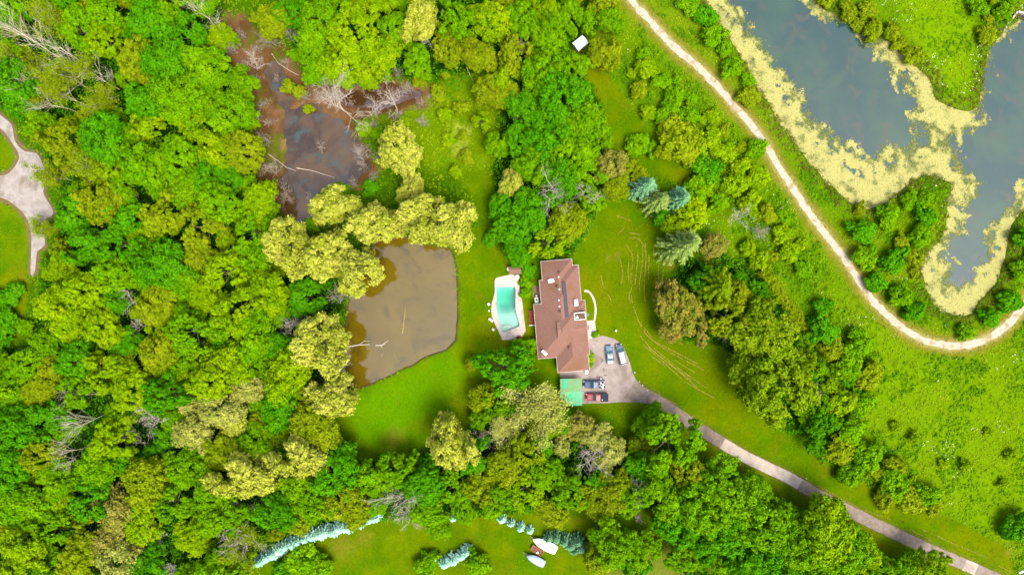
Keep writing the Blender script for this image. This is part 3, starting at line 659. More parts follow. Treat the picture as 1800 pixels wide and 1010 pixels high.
def lawn_chair(px, py, rz, label, s=1.0):
    x, y = W(px, py); o = thing('lawn_chair', label, 'chair', (x, y, 0), rz, 'white chairs along the west side of the pool'); o.scale = (s*.85,)*3
    link('seat', MB().box(-0.3, 0.3, -0.28, 0.28, 0.36, 0.41).mesh('seat'), faded_white, o)
    link('backrest', MB().add([(-0.3,0.24,0.41),(0.3,0.24,0.41),(0.3,0.5,0.95),(-0.3,0.5,0.95),(-0.3,0.29,0.41),(0.3,0.29,0.41),(0.3,0.55,0.95),(-0.3,0.55,0.95)], [(0,1,2,3),(7,6,5,4),(0,4,5,1),(1,5,6,2),(2,6,7,3),(3,7,4,0)]).mesh('backrest'), faded_white, o)
    for sx in (-0.33, 0.33):
        link('armrest', MB().box(sx-0.05, sx+0.05, -0.3, 0.35, 0.58, 0.62).mesh('armrest'), faded_white, o)
        for sy in (-0.26, 0.26): link('leg', MB().box(sx-0.03, sx+0.03, sy-0.03, sy+0.03, 0, 0.58).mesh('leg'), faded_white, o)
lawn_chair(859.5, 535, 0.6, 'northernmost white lawn chair west of the pool')
lawn_chair(862, 561, 1.4, 'white lawn chair near the middle of the pool, west side')
lawn_chair(864.8, 564, -0.5, 'white lawn chair tucked against the pool terrace, west side')
lawn_chair(867.5, 579, 1.0, 'southernmost white lawn chair west of the pool')
x, y = W(859.5, 546); o = thing('side_table', 'tiny white side table between the west pool chairs', 'table', (x, y, 0))
link('table_top', MB().cyl(0, 0, 0.42, 0.45, 0.2, 12).mesh('table_top'), white_paint, o); link('pedestal', MB().cyl(0, 0, 0, 0.42, 0.04, 8).mesh('pedestal'), white_paint, o)
x, y = W(912.5, 594); o = thing('fire_pit', 'rusty red round fire pit at the south corner of the pool terrace', 'fire pit', (x, y, 0.0))
rust = surf('rust_red', A(132, 50, 34), A(166, 74, 50), 3)
for k in range(10):
    t = 2*math.pi*k/10; link('block', MB().box(-0.2, 0.2, -0.12, 0.12, 0, 0.4).mesh('block') if k == 0 else bpy.data.meshes['block'], rust, o, (0.62*math.cos(t), 0.55*math.sin(t), 0), t+math.pi/2)
link('ash_bed', MB().cyl(0, 0, 0, 0.15, 0.5, 14).mesh('ash_bed'), surf('ash', A(110, 50, 40), A(140, 84, 70), 2), o)

# ------------------------------------------------------------------ green carport, white shed
gp = surf('green_sheet_worn', A(128, 176, 110), A(112, 192, 130), 1.1, 0.5, A(150, 168, 116), 0.6)
gp2 = surf('green_sheet', A(70, 188, 132), A(92, 200, 146), 1.4, 0.45, A(116, 190, 120), 0.5)
gp3 = plain('green_patch_panel', A(24, 226, 160), 0.4)
x, y = W(1004, 689, 2.4); cp = thing('carport', 'carport with worn green corrugated roof beside the parked pickups', 'carport', (x, y, 0), math.radians(1))
def corr(x0, x1, y0, z0, y1, z1, mat, name='roof_sheet', amp=0.03):
    n = 8; mb = MB(); vs = []; fs = []
    for k in range(n+1):
        xx = x0+(x1-x0)*k/n; zz = amp*(k % 2)
        vs += [(xx, y0, z0+zz), (xx, y1, z1+zz)]
    for k in range(n): a = 2*k; fs.append((a, a+2, a+3, a+1))
    m_ = len(vs); vs += [(v[0], v[1], v[2]-0.02) for v in vs]; fs += [tuple(i+m_ for i in f[::-1]) for f in fs]
    return link(name, mb.add(vs, fs).mesh(name), mat, cp)
xw = 2.65
for k in range(6):
    x0, x1 = -xw+k*2*xw/6, -xw+(k+1)*2*xw/6-0.02
    corr(x0, x1, 0.02, 2.62, 3.28, 2.35, gp if k != 1 else gp3 if False else gp)
    corr(x0, x1, -3.28, 2.3+0.002*k, 0.0, 2.58, gp2)
corr(-1.75, -1.05, 1.1, 2.56, 3.25, 2.39, gp3, 'patch_sheet'); corr(-0.5, 0.0, -1.3, 2.51, -0.1, 2.62, gp3, 'patch_sheet')
link('ridge_cap', MB().box(-xw, xw, -0.12, 0.12, 2.635, 2.68).mesh('ridge_cap'), gp2, cp)
for sx in (-2.5, 2.5):
    for sy in (-3.1, 0, 3.1): link('post', MB().box(sx-0.06, sx+0.06, sy-0.06, sy+0.06, 0, 2.3).mesh('post'), red_wood, cp)
    link('beam', MB().box(sx-0.05, sx+0.05, -3.2, 3.2, 2.18, 2.3).mesh('beam'), red_wood, cp)
wsx = WP([(1006.4,75.7),(1017.8,64),(1030,66.3),(1028,79),(1019.5,90.9)], 2.2); cen = wsx.mean(0)
ws = thing('white_shed', 'small white roofed shed at the head of the narrow lawn', 'shed', (cen[0], cen[1], 0), math.radians(38))
a_, b_ = 1.55, 1.2
link('wall', MB().box(-a_+.15, a_-.15, -b_+.15, b_-.15, -0.02, 1.9).mesh('wall'), siding, ws)
mb = MB().add([(-a_,-b_,1.92),(a_,-b_,1.92),(a_,b_,1.92),(-a_,b_,1.92),(-a_,0,2.5),(a_,0,2.5),(-a_,-b_,1.86),(a_,-b_,1.86),(a_,b_,1.86),(-a_,b_,1.86)], [(0,1,5,4),(2,3,4,5),(0,4,3,9,6),(1,7,8,2,5),(0,6,7,1),(3,2,8,9),(6,9,8,7)])
link('roof', mb.mesh('white_roof'), plain('white_metal_roof', (0.8, 0.8, 0.79), 0.5), ws)
link('door', MB().box(-0.45, 0.45, -b_+.09, -b_+.149, 0, 1.8).mesh('door'), red_wood, ws)

# ------------------------------------------------------------------ vehicles
tyre_m = plain('tyre', (0.02, 0.02, 0.02), 0.9); rim_m = plain('rim', (0.4, 0.4, 0.42), 0.35, metal=0.8)
lamp_m = plain('lamp_lens', (0.2, 0.21, 0.22), 0.2); tail_m = plain('tail_lens', (0.35, 0.02, 0.015), 0.25)
glass_m = plain('tinted_glass', (0.03, 0.075, 0.085), 0.05, 0.9)
def ringx(x, w, z0, z1, r=0.12):
    return [(x,-w+r,z0),(x,w-r,z0),(x,w,z0+r),(x,w,z1-r*1.4),(x,w-r*1.3,z1-r*.25),(x,w*0.5,z1+0.02),(x,-w*0.5,z1+0.02),(x,-w+r*1.3,z1-r*.25),(x,-w,z1-r*1.4),(x,-w,z0+r)]
def vehicle(name, label, cat, px, py, rz, L, Wd, paint_, roof_c, cab, roofz_, kind):
    """front along +x; cab = (base front, roof front, roof rear, base rear) as x"""
    x, y = W(px, py, 0.8); v = thing(name, label, cat, (x, y, 0.03), rz, 'vehicles on the parking court')
    h = L/2; w = Wd/2; belt = 0.98 if kind != 'van' else 1.02
    if kind == 'truck': belt = 1.08
    back = [(-h, w*.86, .5, belt*.84), (-h+.1, w*.95, .34, belt*.95), (-h+.5, w, .28, belt)]
    prof = back + [(cab[3], w, .28, belt+.01), (cab[0], w, .28, belt), (cab[0]+.35, w*.99, .28, belt-.06), (h-.45, w*.95, .28, belt-.16), (h-.12, w*.84, .32, belt-.3), (h, w*.7, .42, belt-.45)]
    body = MB().loft([ringx(*p) for p in prof]); bo = link('body', body.mesh('body'), paint_, v, smooth=False, bev=0.03)
    bx0, rx0, rx1, bx1 = cab; wb, wr = w*.93, w*.76
    mb = MB(); z0, z1 = belt-.02, roofz_
    mb.add([(bx1,-wb,z0),(bx0,-wb,z0),(bx0,wb,z0),(bx1,wb,z0),(rx1,-wr,z1),(rx0,-wr,z1),(rx0,wr,z1),(rx1,wr,z1)], [(0,1,5,4),(1,2,6,5),(2,3,7,6),(3,0,4,7),(4,5,6,7)])
    link('cabin', mb.mesh('cabin'), paint_, v, bev=0.05)
    link('roof', MB().loft([[(sx, sy, z) for sx, sy in ((rx1+.02+q,-wr+q),(rx0-.02-q,-wr+q),(rx0-.02-q,wr-q),(rx1+.02+q,wr-q))] for q, z in ((0,z1-.01),(0.02,z1+.03),(0.16,z1+.06))]).mesh('roof'), roof_c, v)
    def pane(nm, A_, B_, C_, D_, out, sh=.1):
        P = [Vector(q) for q in (A_, B_, C_, D_)]; c_ = sum(P, Vector())/4
        Q = [c_+(p-c_)*(1-sh)+Vector(out)*.022 for p in P]; Q2 = [q-Vector(out)*.02 for q in Q]
        link(nm, MB().loft([Q2, Q]).mesh(nm), glass_m, v)
    pane('windshield', (bx0,-wb,z0+.03),(bx0,wb,z0+.03),(rx0,wr,z1),(rx0,-wr,z1), (.6,0,.8))
    pane('rear_window', (bx1,wb,z0+.03),(bx1,-wb,z0+.03),(rx1,-wr,z1),(rx1,wr,z1), (-.6,0,.8))
    for s in (-1, 1):
        mx_ = (bx0+bx1)/2; mr = (rx0+rx1)/2
        pane('side_window', (bx0-.1,s*wb,z0+.06),(mx_+.05,s*wb,z0+.06),(mr+.05,s*wr,z1-.03),(rx0,s*wr,z1-.03), (0,s,.25))
        pane('side_window', (mx_-.05,s*wb,z0+.06),(bx1+.12,s*wb,z0+.06),(rx1,s*wr,z1-.03),(mr-.05,s*wr,z1-.03), (0,s,.25))
        link('headlight', MB().box(h-.28, h-.06, s*w*.62-.16, s*w*.62+.16, belt-.38, belt-.26).mesh('headlight'), lamp_m, v)
        link('tail_light', MB().box(-h-.01, -h+.12, s*w*.72-.1, s*w*.72+.1, belt-.35, belt-.12).mesh('tail_light'), tail_m, v)
        link('mirror', MB().box(bx0-.32, bx0-.16, s*(w+.09)-.09, s*(w+.09)+.09, belt, belt+.13).mesh('mirror'), paint_, v, bev=0.02)
        for wx in (-L*.30, L*.31):
            wh = MB(); n = 18
            wh.loft([[(wx+.34*q*math.cos(t), s*w*.96+yy*s, .34+.34*q*math.sin(t)) for t in [2*math.pi*k/n for k in range(n)]] for q, yy in ((.8,-.22),(1,-.18),(1,.0),(.8,.04))])
            wo = link('wheel', wh.mesh('wheel'), tyre_m, v)
            link('rim', MB().loft([[(wx+.2*math.cos(t), s*w*.96+yy*s, .34+.2*math.sin(t)) for t in [2*math.pi*k/10 for k in range(10)]] for yy in (.0,.055)]).mesh('rim'), rim_m, wo)
    link('bumper', MB().box(-h-.06, -h+.08, -w*.82, w*.82, .38, .6).mesh('bumper'), lamp_m if kind != 'truck' else rim_m, v, bev=0.03)
    return v
silver = plain('silver_blue_paint', A(124, 154, 176), 0.35, 0.45, 0.2, 0.4); silver2 = plain('silver_paint', A(112, 128, 140), 0.35, 0.45, 0.2, 0.4)
silver_roof = plain('bright_silver_roof', A(186, 192, 202), 0.4, 0.4, 0.1, 0.2)
blue_p = plain('blue_paint', A(36, 66, 104), 0.35, 0.4, 0.1, 0.3); blue_roof = plain('blue_roof', A(82, 108, 150), 0.4, 0.4, 0, 0.2)
red_p = plain('red_paint', A(148, 26, 42), 0.35, 0.4, 0, 0.3); red_roof = plain('faded_red_roof', A(186, 60, 64), 0.4, 0.4, 0, 0.2)
black_cov = plain('black_bed_cover', (0.01, 0.016, 0.026), 0.8, 0.15)
up = math.pi/2
sedan = vehicle('sedan', 'silver blue sedan parked nearest the house on the court', 'car', 1071.6, 622.8, up+math.radians(5), 4.5, 1.78, silver, silver, (0.95, 0.3, -0.85, -1.5), 1.42, 'sedan')
link('sunroof', MB().box(-0.35, 0.15, -0.34, 0.34, 1.475, 1.495).mesh('sunroof'), plain('sunroof_glass', A(110, 84, 92), 0.1, 0.8), sedan)
van = vehicle('minivan', 'long silver minivan parked at the lawn edge of the court', 'van', 1092, 623, up+math.radians(14), 5.2, 1.9, silver2, silver_roof, (1.55, 0.75, -2.0, -2.4), 1.72, 'van')
for s in (-1, 1): link('roof_rail', MB().box(-1.8, 0.5, s*.6-.03, s*.6+.03, 1.79, 1.83).mesh('roof_rail'), tyre_m, van)
def pickup(name, label, px, py, paint_, roof_c, L):
    v = vehicle(name, label, 'pickup truck', px, py, math.pi+math.radians(-1.5), L, 1.92, paint_, roof_c, (0.95, 0.35, -0.75, -0.9), 1.72, 'truck')
    h, w = L/2, .96; z = 1.1
    bed = MB().box(-h+.02, -1.0, -w+.02, -w+.14, z-.12, z+.22).box(-h+.02, -1.0, w-.14, w-.02, z-.12, z+.22).box(-h+.02, -h+.14, -w+.142, w-.142, z-.12, z+.2).box(-1.1, -1.0, -w+.142, w-.142, z-.12, z+.24)
    bo = link('bed', bed.mesh('bed'), paint_, v); return v, h, w, z, bo
tr1, h, w, z, bo = pickup('pickup_truck', 'blue pickup truck with a cluttered open bed next to the carport', 1044.5, 675, blue_p, blue_roof, 5.4)
link('bed_liner', MB().box(-h+.15, -1.11, -w+.15, w-.15, z+.015, z+.05).mesh('bed_liner'), black_cov, bo)
r = random.Random(5)
BAGS = ['pale bag in the blue pickup bed, %s to the tailgate' % q for q in ('nearest', 'second nearest', 'third nearest', 'fourth nearest', 'fifth nearest', 'sixth nearest', 'seventh nearest')]
for k in range(7):
    cx, cy, s_ = -2.35+k*.16, ((k*3 % 7)/6-.5)*1.25, .1+.12*r.random()
    x, y = W(1044.5, 675, 0.8); an = math.pi+math.radians(-1.5)
    wx, wy = x+cx*math.cos(an)-cy*math.sin(an), y+cx*math.sin(an)+cy*math.cos(an)
    it = MB().loft([[(sx*s_*q, sy*s_*q*1.3, zz) for sx, sy in ((-1,-1),(1,-.8),(1.1,1),(-.8,1))] for q, zz in ((.9,0),(1,.12+.1*r.random()),(.6,.25+.1*r.random()))])
    tag(link('scrap_bag', it.mesh('scrap_bag'), white_paint if k % 3 else trim_white, None, (wx, wy, z+.085), r.random()*3), BAGS[k], 'bag', 'pale bags in the blue pickup bed')
tr2, h, w, z, bo = pickup('pickup_truck', 'red pickup truck with a black covered bed next to the carport', 1049, 697.5, red_p, red_roof, 5.5)
link('bed_cover', MB().loft([[(a, b_, zz) for a, b_ in ((-h+.0-q,-w-q+.0),(-.99+q,-w-q),(-.99+q,w+q),(-h-q,w+q))] for q, zz in ((.0,z+.205),(.0,z+.27),(-.06,z+.3))]).mesh('bed_cover'), black_cov, bo)
link('cover_patch', MB().cyl(-1.3, .55, z+.301, z+.33, .16, 12).mesh('cover_patch'), lamp_m, bo)
x, y = W(1056.5, 665.5); o = thing('plastic_bucket', 'white plastic bucket on the court beside the blue pickup bed', 'bucket', (x, y, 0.03))
link('pail', MB().loft([[(r_*math.cos(t), r_*math.sin(t), zz) for t in [2*math.pi*k/14 for k in range(14)]] for r_, zz in ((.2,0),(.27,.45),(.25,.45),(.19,.05))]).mesh('pail'), white_paint, o)
link('handle', MB().tube([(0,-.27,.43),(0.1,-.2,.55),(0.14,0,.6),(0.1,.2,.55),(0,.27,.43)], .02).mesh('handle'), rim_m, o)

# ------------------------------------------------------------------ covered boats and trailer on the south lawn
def boat(name, label, bow, stern, beam, cover, ridge, hull_m):
    b0, s0 = WV(*bow, .9), WV(*stern, .9); d = b0-s0; L = d.length; an = math.atan2(d.y, d.x); mid = (b0+s0)/2
    v = thing(name, label, 'boat', (mid.x, mid.y, 0), an, 'covered boats on the south lawn'); h = L/2; w = beam/2
    st = [(-h, .82, .0), (-h*.6, .97, .02), (-h*.15, 1, .05), (h*.3, .86, .12), (h*.65, .56, .2), (h*.88, .25, .28), (h, .03, .34)]
    hull = MB().loft([[(x, -w*k, .95+zz), (x, -w*k*.8, .55+zz), (x, 0, .38+zz*1.3), (x, w*k*.8, .55+zz), (x, w*k, .95+zz)] for x, k, zz in st]); link('hull', hull.mesh('hull'), hull_m, v)
    r = random.Random(len(label)); cv = MB()
    cv.loft([[(x, -w*k-.04, .9+zz), (x, -w*k-.03, 1.0+zz), (x+r.uniform(-.05,.05), -w*k*.5, 1.0+zz+ridge*(.55+.2*r.random())), (x, 0, 1.02+zz+ridge*(1 if abs(x) < h*.8 else .35)), (x+r.uniform(-.05,.05), w*k*.5, 1.0+zz+ridge*(.55+.2*r.random())), (x, w*k+.03, 1.0+zz), (x, w*k+.04, .9+zz)] for x, k, zz in st])
    link('cover', cv.mesh('cover'), cover, v)
    link('trailer_tongue', MB().box(h*.7, h+.85, -.035, .035, .4, .48).box(-h*.9, h*.7, -.35, -.27, .3, .4).box(-h*.9, h*.7, .27, .35, .3, .4).mesh('trailer_tongue'), twig_like, v)
    for s in (-1, 1):
        wh = MB().loft([[(-h*.3+.28*math.cos(t), s*w*.8+yy, .28+.28*math.sin(t)) for t in [2*math.pi*k/14 for k in range(14)]] for yy in (-.09,.09)]); link('wheel', wh.mesh('wheel'), tyre_m, v)
twig_like = plain('galvanised', (0.22, 0.21, 0.17), 0.7)
cov_w = plain('white_tarp', (0.78, 0.78, 0.78), 0.6, var=0.05); cov_b = plain('pale_blue_tarp', A(190, 210, 238), 0.55, var=0.08)
boat('covered_boat', 'larger boat under a bright white cover by the blue spruces', (936.5, 946), (977.5, 967), 2.4, cov_w, .45, white_paint)
boat('covered_boat', 'smaller boat under a pale blue cover on the south lawn', (925, 974.5), (957, 991.5), 1.95, cov_b, .5, plain('blue_hull', A(96, 140, 170), .4))
a0, a1 = WV(935, 960.5, .5), WV(953, 972, .5); d = a1-a0; L = d.length
tr = thing('utility_trailer', 'small orange wooden utility trailer between the two covered boats', 'trailer', tuple(((a0+a1)/2).xy)+(0,), math.atan2(d.y, d.x))
orange = surf('orange_wood', A(196, 112, 54), A(222, 146, 86), 2); brown = surf('brown_wood', A(126, 76, 60), A(150, 98, 80), 2)
for k in range(5): link('board', MB().box(-L/2, L/2, -.62+k*.25, -.39+k*.25, .55, .58).mesh('board'), brown, tr)
for s in (-1, 1): link('side_rail', MB().box(-L/2, L/2, s*.66-.04, s*.66+.04, .55, .82).mesh('side_rail'), orange, tr)
for sx in (-L/2-.04, L/2+.04, -L*.12): link('end_rail', MB().box(sx-.04, sx+.04, -.62, .62, .585, .8).mesh('end_rail'), orange, tr)
for s in (-1, 1):
    wh = MB().loft([[(.26*math.cos(t), s*.8+yy, .28+.26*math.sin(t)) for t in [2*math.pi*k/14 for k in range(14)]] for yy in (-.08,.08)]); link('wheel', wh.mesh('wheel'), tyre_m, tr)
p_ = WV(944.5, 970.5, .6); tag(link('feed_sack', MB().loft([[(sx*q, sy*q*.7, zz) for sx, sy in ((-.3,-.3),(.3,-.3),(.3,.3),(-.3,.3))] for q, zz in ((.8,0),(1,.1),(.7,.22))]).mesh('feed_sack'), white_paint, None, p_, .5), 'white sack lying on the orange utility trailer', 'sack')

# ------------------------------------------------------------------ culvert headwall at the top right, post box bottom right
hw_ = thing('culvert_headwall', 'pale concrete culvert headwall at the top right corner of the lake', 'culvert', (*W(1790, 36), 0))
c0 = np.array(W(1790, 36))
def wallseg(p0, p1, th, z0, z1, name):
    a, b_ = np.array(W(*p0))-c0, np.array(W(*p1))-c0; d = unit(b_-a); n_ = np.array([-d[1], d[0]])*th/2
    link(name, MB().prism([a+n_, a-n_, b_-n_, b_+n_], z0, z1).mesh(name), concrete, hw_)
wallseg((1787,22.5),(1830,34), .5, -1.2, .7, 'headwall'); wallseg((1786,22.2),(1776,36), .4, -1.2, .55, 'wing_wall'); wallseg((1775.6,37),(1763,56), .45, -1.2, .2, 'wing_wall')
link('culvert_mouth', MB().prism([np.array(W(*p))-c0 for p in ((1790,25),(1812,31),(1812,36),(1788,33))], -1.0, .1).mesh('culvert_mouth'), dark_hole, hw_)  # solid dark block stands in for the shaded pipe opening
x, y = W(1794, 1004, 1); o = thing('mail_box', 'white box on a post beside the driveway, bottom right corner', 'mailbox', (x, y, 0), 0.5)
link('post', MB().box(-.05, .05, -.05, .05, 0, 1.05).mesh('post'), trim_white, o); link('box', MB().box(-.5, .5, -.2, .2, 1.05, 1.35).cyl(0, 0, 1.35, 1.4, .1).mesh('box'), white_paint, o, bev=.04)

# ------------------------------------------------------------------ vegetation kinds
bark = surf('bark', (0.09, 0.07, 0.05), (0.14, 0.11, 0.08), 4, 0.95)
dead_bark = surf('bleached_bark', (0.25, 0.22, 0.18), (0.36, 0.32, 0.26), 2, 0.95)
pale_bark = surf('pale_bark', (0.32, 0.30, 0.2), (0.42, 0.39, 0.28), 2, 0.95)
twig_m = surf('grey_twig', (0.18, 0.15, 0.12), (0.26, 0.22, 0.18), 2, 0.95)
LEAF = {
 'lime':   leafmat('leaf_lime',   A(112, 176, 2), A(188, 220, 12), A(152, 204, 5)),
 'green':  leafmat('leaf_green',  A(90, 168, 2), A(156, 210, 9), A(124, 192, 4)),
 'deep':   leafmat('leaf_deep',   A(62, 156, 5), A(122, 200, 14), A(94, 180, 6)),
 'olive':  leafmat('leaf_olive',  A(126, 162, 6), A(184, 202, 28), A(152, 184, 12)),
 'willow': leafmat('leaf_willow', A(170, 190, 30), A(240, 244, 104), A(206, 220, 62), 0.12, 0.3),
 'sage':   leafmat('leaf_sage',   A(158, 178, 58), A(224, 228, 112), A(188, 194, 78), 0.12),
 'rust':   leafmat('leaf_rust',   A(124, 160, 16), A(212, 180, 90), A(150, 160, 34), hvar=0.3),
 'brown':  leafmat('leaf_brown',  A(148, 156, 50), A(204, 196, 92), A(160, 172, 50)),
 'gold':   leafmat('leaf_gold',   A(146, 206, 2), A(206, 234, 8), A(176, 220, 4)),
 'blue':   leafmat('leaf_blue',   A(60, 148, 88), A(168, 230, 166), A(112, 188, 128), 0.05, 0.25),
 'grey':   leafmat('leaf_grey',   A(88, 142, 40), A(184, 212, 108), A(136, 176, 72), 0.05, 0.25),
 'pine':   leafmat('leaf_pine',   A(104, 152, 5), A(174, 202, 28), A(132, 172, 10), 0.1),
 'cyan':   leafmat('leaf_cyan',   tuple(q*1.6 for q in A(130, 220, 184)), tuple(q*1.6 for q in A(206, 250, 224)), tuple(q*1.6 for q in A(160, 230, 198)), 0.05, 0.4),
}
WORD = {'lime': 'lime green', 'green': 'bright green', 'deep': 'deep green', 'olive': 'olive green', 'willow': 'yellowish', 'sage': 'pale sage', 'rust': 'rust tinged', 'brown': 'brownish',
        'gold': 'golden lime', 'blue': 'blue', 'grey': 'grey green', 'pine': 'dark olive', 'cyan': 'pale cyan'}

def sphere_dirs(rng, n): return unit(rng.normal(size=(n, 3)))
def crown_mesh(name, seed, R=5.0, flat=0.75, nl=20, lobe=0.36, ns=19, nleaf=42, ln=0.27, wd=0.15, zc=5.5, fine=0.3, droop=False, low=-0.45):
    """crown of lobes > clumps > leaf faces"""
    rng = np.random.default_rng(seed); P = []; Nn = []; T = []
    az = rng.random(5)*6.28; am = 0.06+0.1*rng.random(5)
    for i in range(nl):
        z = 1-(1-low)*(i+0.5)/nl; ph = i*2.39996+rng.normal()*0.35; q = math.sqrt(max(0, 1-z*z))
        d = np.array([q*math.cos(ph), q*math.sin(ph), z]); d = unit(d+rng.normal(size=3)*0.14)
        mod = 1+sum(am[k]*math.sin((k+1)*ph+az[k]) for k in range(5))
        lr = R*lobe*(0.65+0.6*rng.random()); rr = (R-lr*0.8)*mod*(0.82+0.26*rng.random())
        c_ = d*rr*np.array([1, 1, flat]); ltint = rng.random()
        sd_ = sphere_dirs(rng, ns*3); keep = (sd_@unit(d+np.array([0, 0, 0.7]))) > -0.25; sd_ = sd_[keep][:ns]
        for s in sd_:
            sr = lr*fine*(0.75+0.5*rng.random()); sc_ = c_ + s*lr*np.array([1, 1, 0.8])*(0.62+0.62*rng.random()**1.5)
            ld = sphere_dirs(rng, nleaf); ld[:, 2] = np.abs(ld[:, 2])*np.where(rng.random(nleaf) < 0.8, 1, -1)
            P.append(sc_ + ld*sr*(0.55+0.75*rng.random((nleaf, 1))))
            Nn.append(unit(ld*0.7 + s*0.45 + np.array([0, 0, 0.3]) + rng.normal(size=(nleaf, 3))*0.5))
            T.append(np.clip(0.35*ltint + 0.3*rng.random() + 0.45*rng.random(nleaf)-.05, 0, 1))
    P = np.concatenate(P); Nn = np.concatenate(Nn); T = np.concatenate(T); P[:, 2] += zc
    V = leaves(rng, P, Nn, np.full(len(P), ln), np.full(len(P), wd), np.array([0, 0, -1.0]) if droop else None)
    return quadmesh(name, V, T)
def trunk_mesh(name, seed, zc=5.5, R=5.0, r0=0.28):
    r = random.Random(seed); mb = MB()
    mb.tube([(0,0,-0.3),(r.uniform(-.1,.1),r.uniform(-.1,.1),zc*.4),(r.uniform(-.2,.2),r.uniform(-.2,.2),zc*.8),(r.uniform(-.3,.3),r.uniform(-.3,.3),zc*1.3)], [r0*1.2,r0,r0*.75,r0*.3], 7)
    for k in range(6):
        t = k*1.05+r.random()*.5; z = zc*(.5+.3*r.random()); l = R*(.5+.25*r.random())
        mb.tube([(0,0,z),(math.cos(t)*l*.5,math.sin(t)*l*.5,z+l*.25),(math.cos(t)*l,math.sin(t)*l,z+l*.4)], [r0*.5,r0*.33,r0*.1], 5)
    return mb.mesh(name)
def branches(seed, hgt, spread, depth=4, nb=4, up=0.5, r0=0.2, first=0.35, n0=7):
    """bare branching skeleton; returns MB and the tips"""
    r = random.Random(seed); mb = MB(); tips = []
    def grow(p, d, l, rad, k):
        pts = [p]; q = p.copy(); dd = d.copy()
        for s in range(3):
            dd = (dd + Vector((r.gauss(0,.16), r.gauss(0,.16), r.gauss(0,.1)+.03))).normalized(); q = q + dd*l/3; pts.append(q.copy())
        mb.tube(pts, [rad, rad*.85, rad*.7, rad*.5], 4 if k > 0 else 6)
        if k >= depth: tips.append((q, dd)); return
        for j in range(nb if k else n0):
            t = r.uniform(first if k == 0 else .25, 1); i = min(2, int(t*3)); s = pts[i].lerp(pts[i+1], t*3-i)
            a = r.random()*6.283; side = Vector((math.cos(a), math.sin(a), r.uniform(-.1, .5)))
            nd = (dd*r.uniform(.35, .8) + side*spread).normalized()
            if k > 1: nd = (dd*.9+side*.55).normalized()
            grow(s, nd, l*r.uniform(.42, .68) if k else hgt*r.uniform(.32, .55), rad*(.5 if k else .45), k+1)
    grow(Vector((0,0,-.3)), Vector((r.uniform(-.08,.08), r.uniform(-.08,.08), 1)).normalized(), hgt*.8, r0, 0)
    return mb, tips

MESH = {}
STYLE = [(16, .42, 24, 40), (20, .36, 20, 42), (26, .3, 17, 40), (34, .25, 14, 38), (22, .34, 19, 42), (42, .21, 12, 36), (28, .28, 16, 40), (18, .4, 22, 42), (36, .24, 13, 38), (24, .33, 18, 40)]
MESH['broad'] = [(crown_mesh('broadleaf_crown', 100+i, 5, (.62, .8, .72, .9, .68)[i % 5], nl_, lb_, ns_, nf_, (.25, .3, .22)[i % 3], (.14, .16, .12)[i % 3]), trunk_mesh('broadleaf_trunk', i)) for i, (nl_, lb_, ns_, nf_) in enumerate(STYLE)]
MESH['willow'] = [(crown_mesh('willow_crown', 200+i, 5, .8, 30, .3, 17, 34, .3, .13, 5.2, .36, True, -.6), trunk_mesh('willow_trunk', 20+i)) for i in range(4)]
MESH['shrub'] = [(crown_mesh('shrub_crown', 300+i, 2, .65, 13, .4, 10, 34, .24, .13, 1.1, .42, False, -.2), trunk_mesh('shrub_trunk', 40+i, 1.1, 1.7, .08)) for i in range(5)]
MESH['round'] = [(crown_mesh('round_crown', 400+i, 3.4, .85, 11, .46, 16, 46, .2, .12, 4.0, .34, False, -.3), trunk_mesh('round_trunk', 50+i, 4.0, 3, .18)) for i in range(3)]
def conifer_mesh(name, seed, R, hgt, nw, nb, nn, ln, wd, droop, power=.85, lo=.08):
    rng = np.random.default_rng(seed); P = []; N_ = []; T = []; D = []
    for k in range(nw):
        t = (k+.5)/nw; z = hgt*(lo+(1-lo)*t); rr = R*(1-t)**power+.12
        for j in range(nb):
            a = j*2*math.pi/nb + k*1.3 + rng.normal()*.12; l = rr*(.72+.4*rng.random()); bt = rng.random()
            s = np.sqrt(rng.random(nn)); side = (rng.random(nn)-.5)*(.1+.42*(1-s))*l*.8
            u = np.array([math.cos(a), math.sin(a)]); w_ = np.array([-u[1], u[0]])
            xy = u[None]*(s*l)[:, None] + w_[None]*side[:, None]
            zz = z + (.12-droop*s*s)*l - np.abs(side)*.35 + rng.normal(size=nn)*.05
            P.append(np.column_stack([xy, zz]))
            N_.append(unit(np.column_stack([u[None].repeat(nn, 0)*.45+rng.normal(size=(nn, 2))*.6, np.ones(nn)])))
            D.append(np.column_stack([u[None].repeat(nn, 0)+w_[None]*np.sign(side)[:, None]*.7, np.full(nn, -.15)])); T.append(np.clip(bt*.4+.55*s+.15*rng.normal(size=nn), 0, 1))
    P, N_, T, D = map(np.concatenate, (P, N_, T, D))
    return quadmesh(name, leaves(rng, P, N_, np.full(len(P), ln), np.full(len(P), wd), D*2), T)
def pole_mesh(name, hgt, r0): return MB().tube([(0,0,-.3),(0,0,hgt*.5),(0,0,hgt*.97)], [r0, r0*.6, r0*.1], 7).mesh(name)
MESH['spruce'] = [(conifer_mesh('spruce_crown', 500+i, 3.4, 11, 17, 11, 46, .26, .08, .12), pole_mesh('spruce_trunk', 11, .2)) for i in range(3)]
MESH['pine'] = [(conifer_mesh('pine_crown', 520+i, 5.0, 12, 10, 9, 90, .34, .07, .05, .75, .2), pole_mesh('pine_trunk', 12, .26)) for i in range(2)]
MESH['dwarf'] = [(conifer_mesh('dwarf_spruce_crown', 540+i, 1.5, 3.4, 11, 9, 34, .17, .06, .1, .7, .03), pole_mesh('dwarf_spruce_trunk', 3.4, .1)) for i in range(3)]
DEAD = []
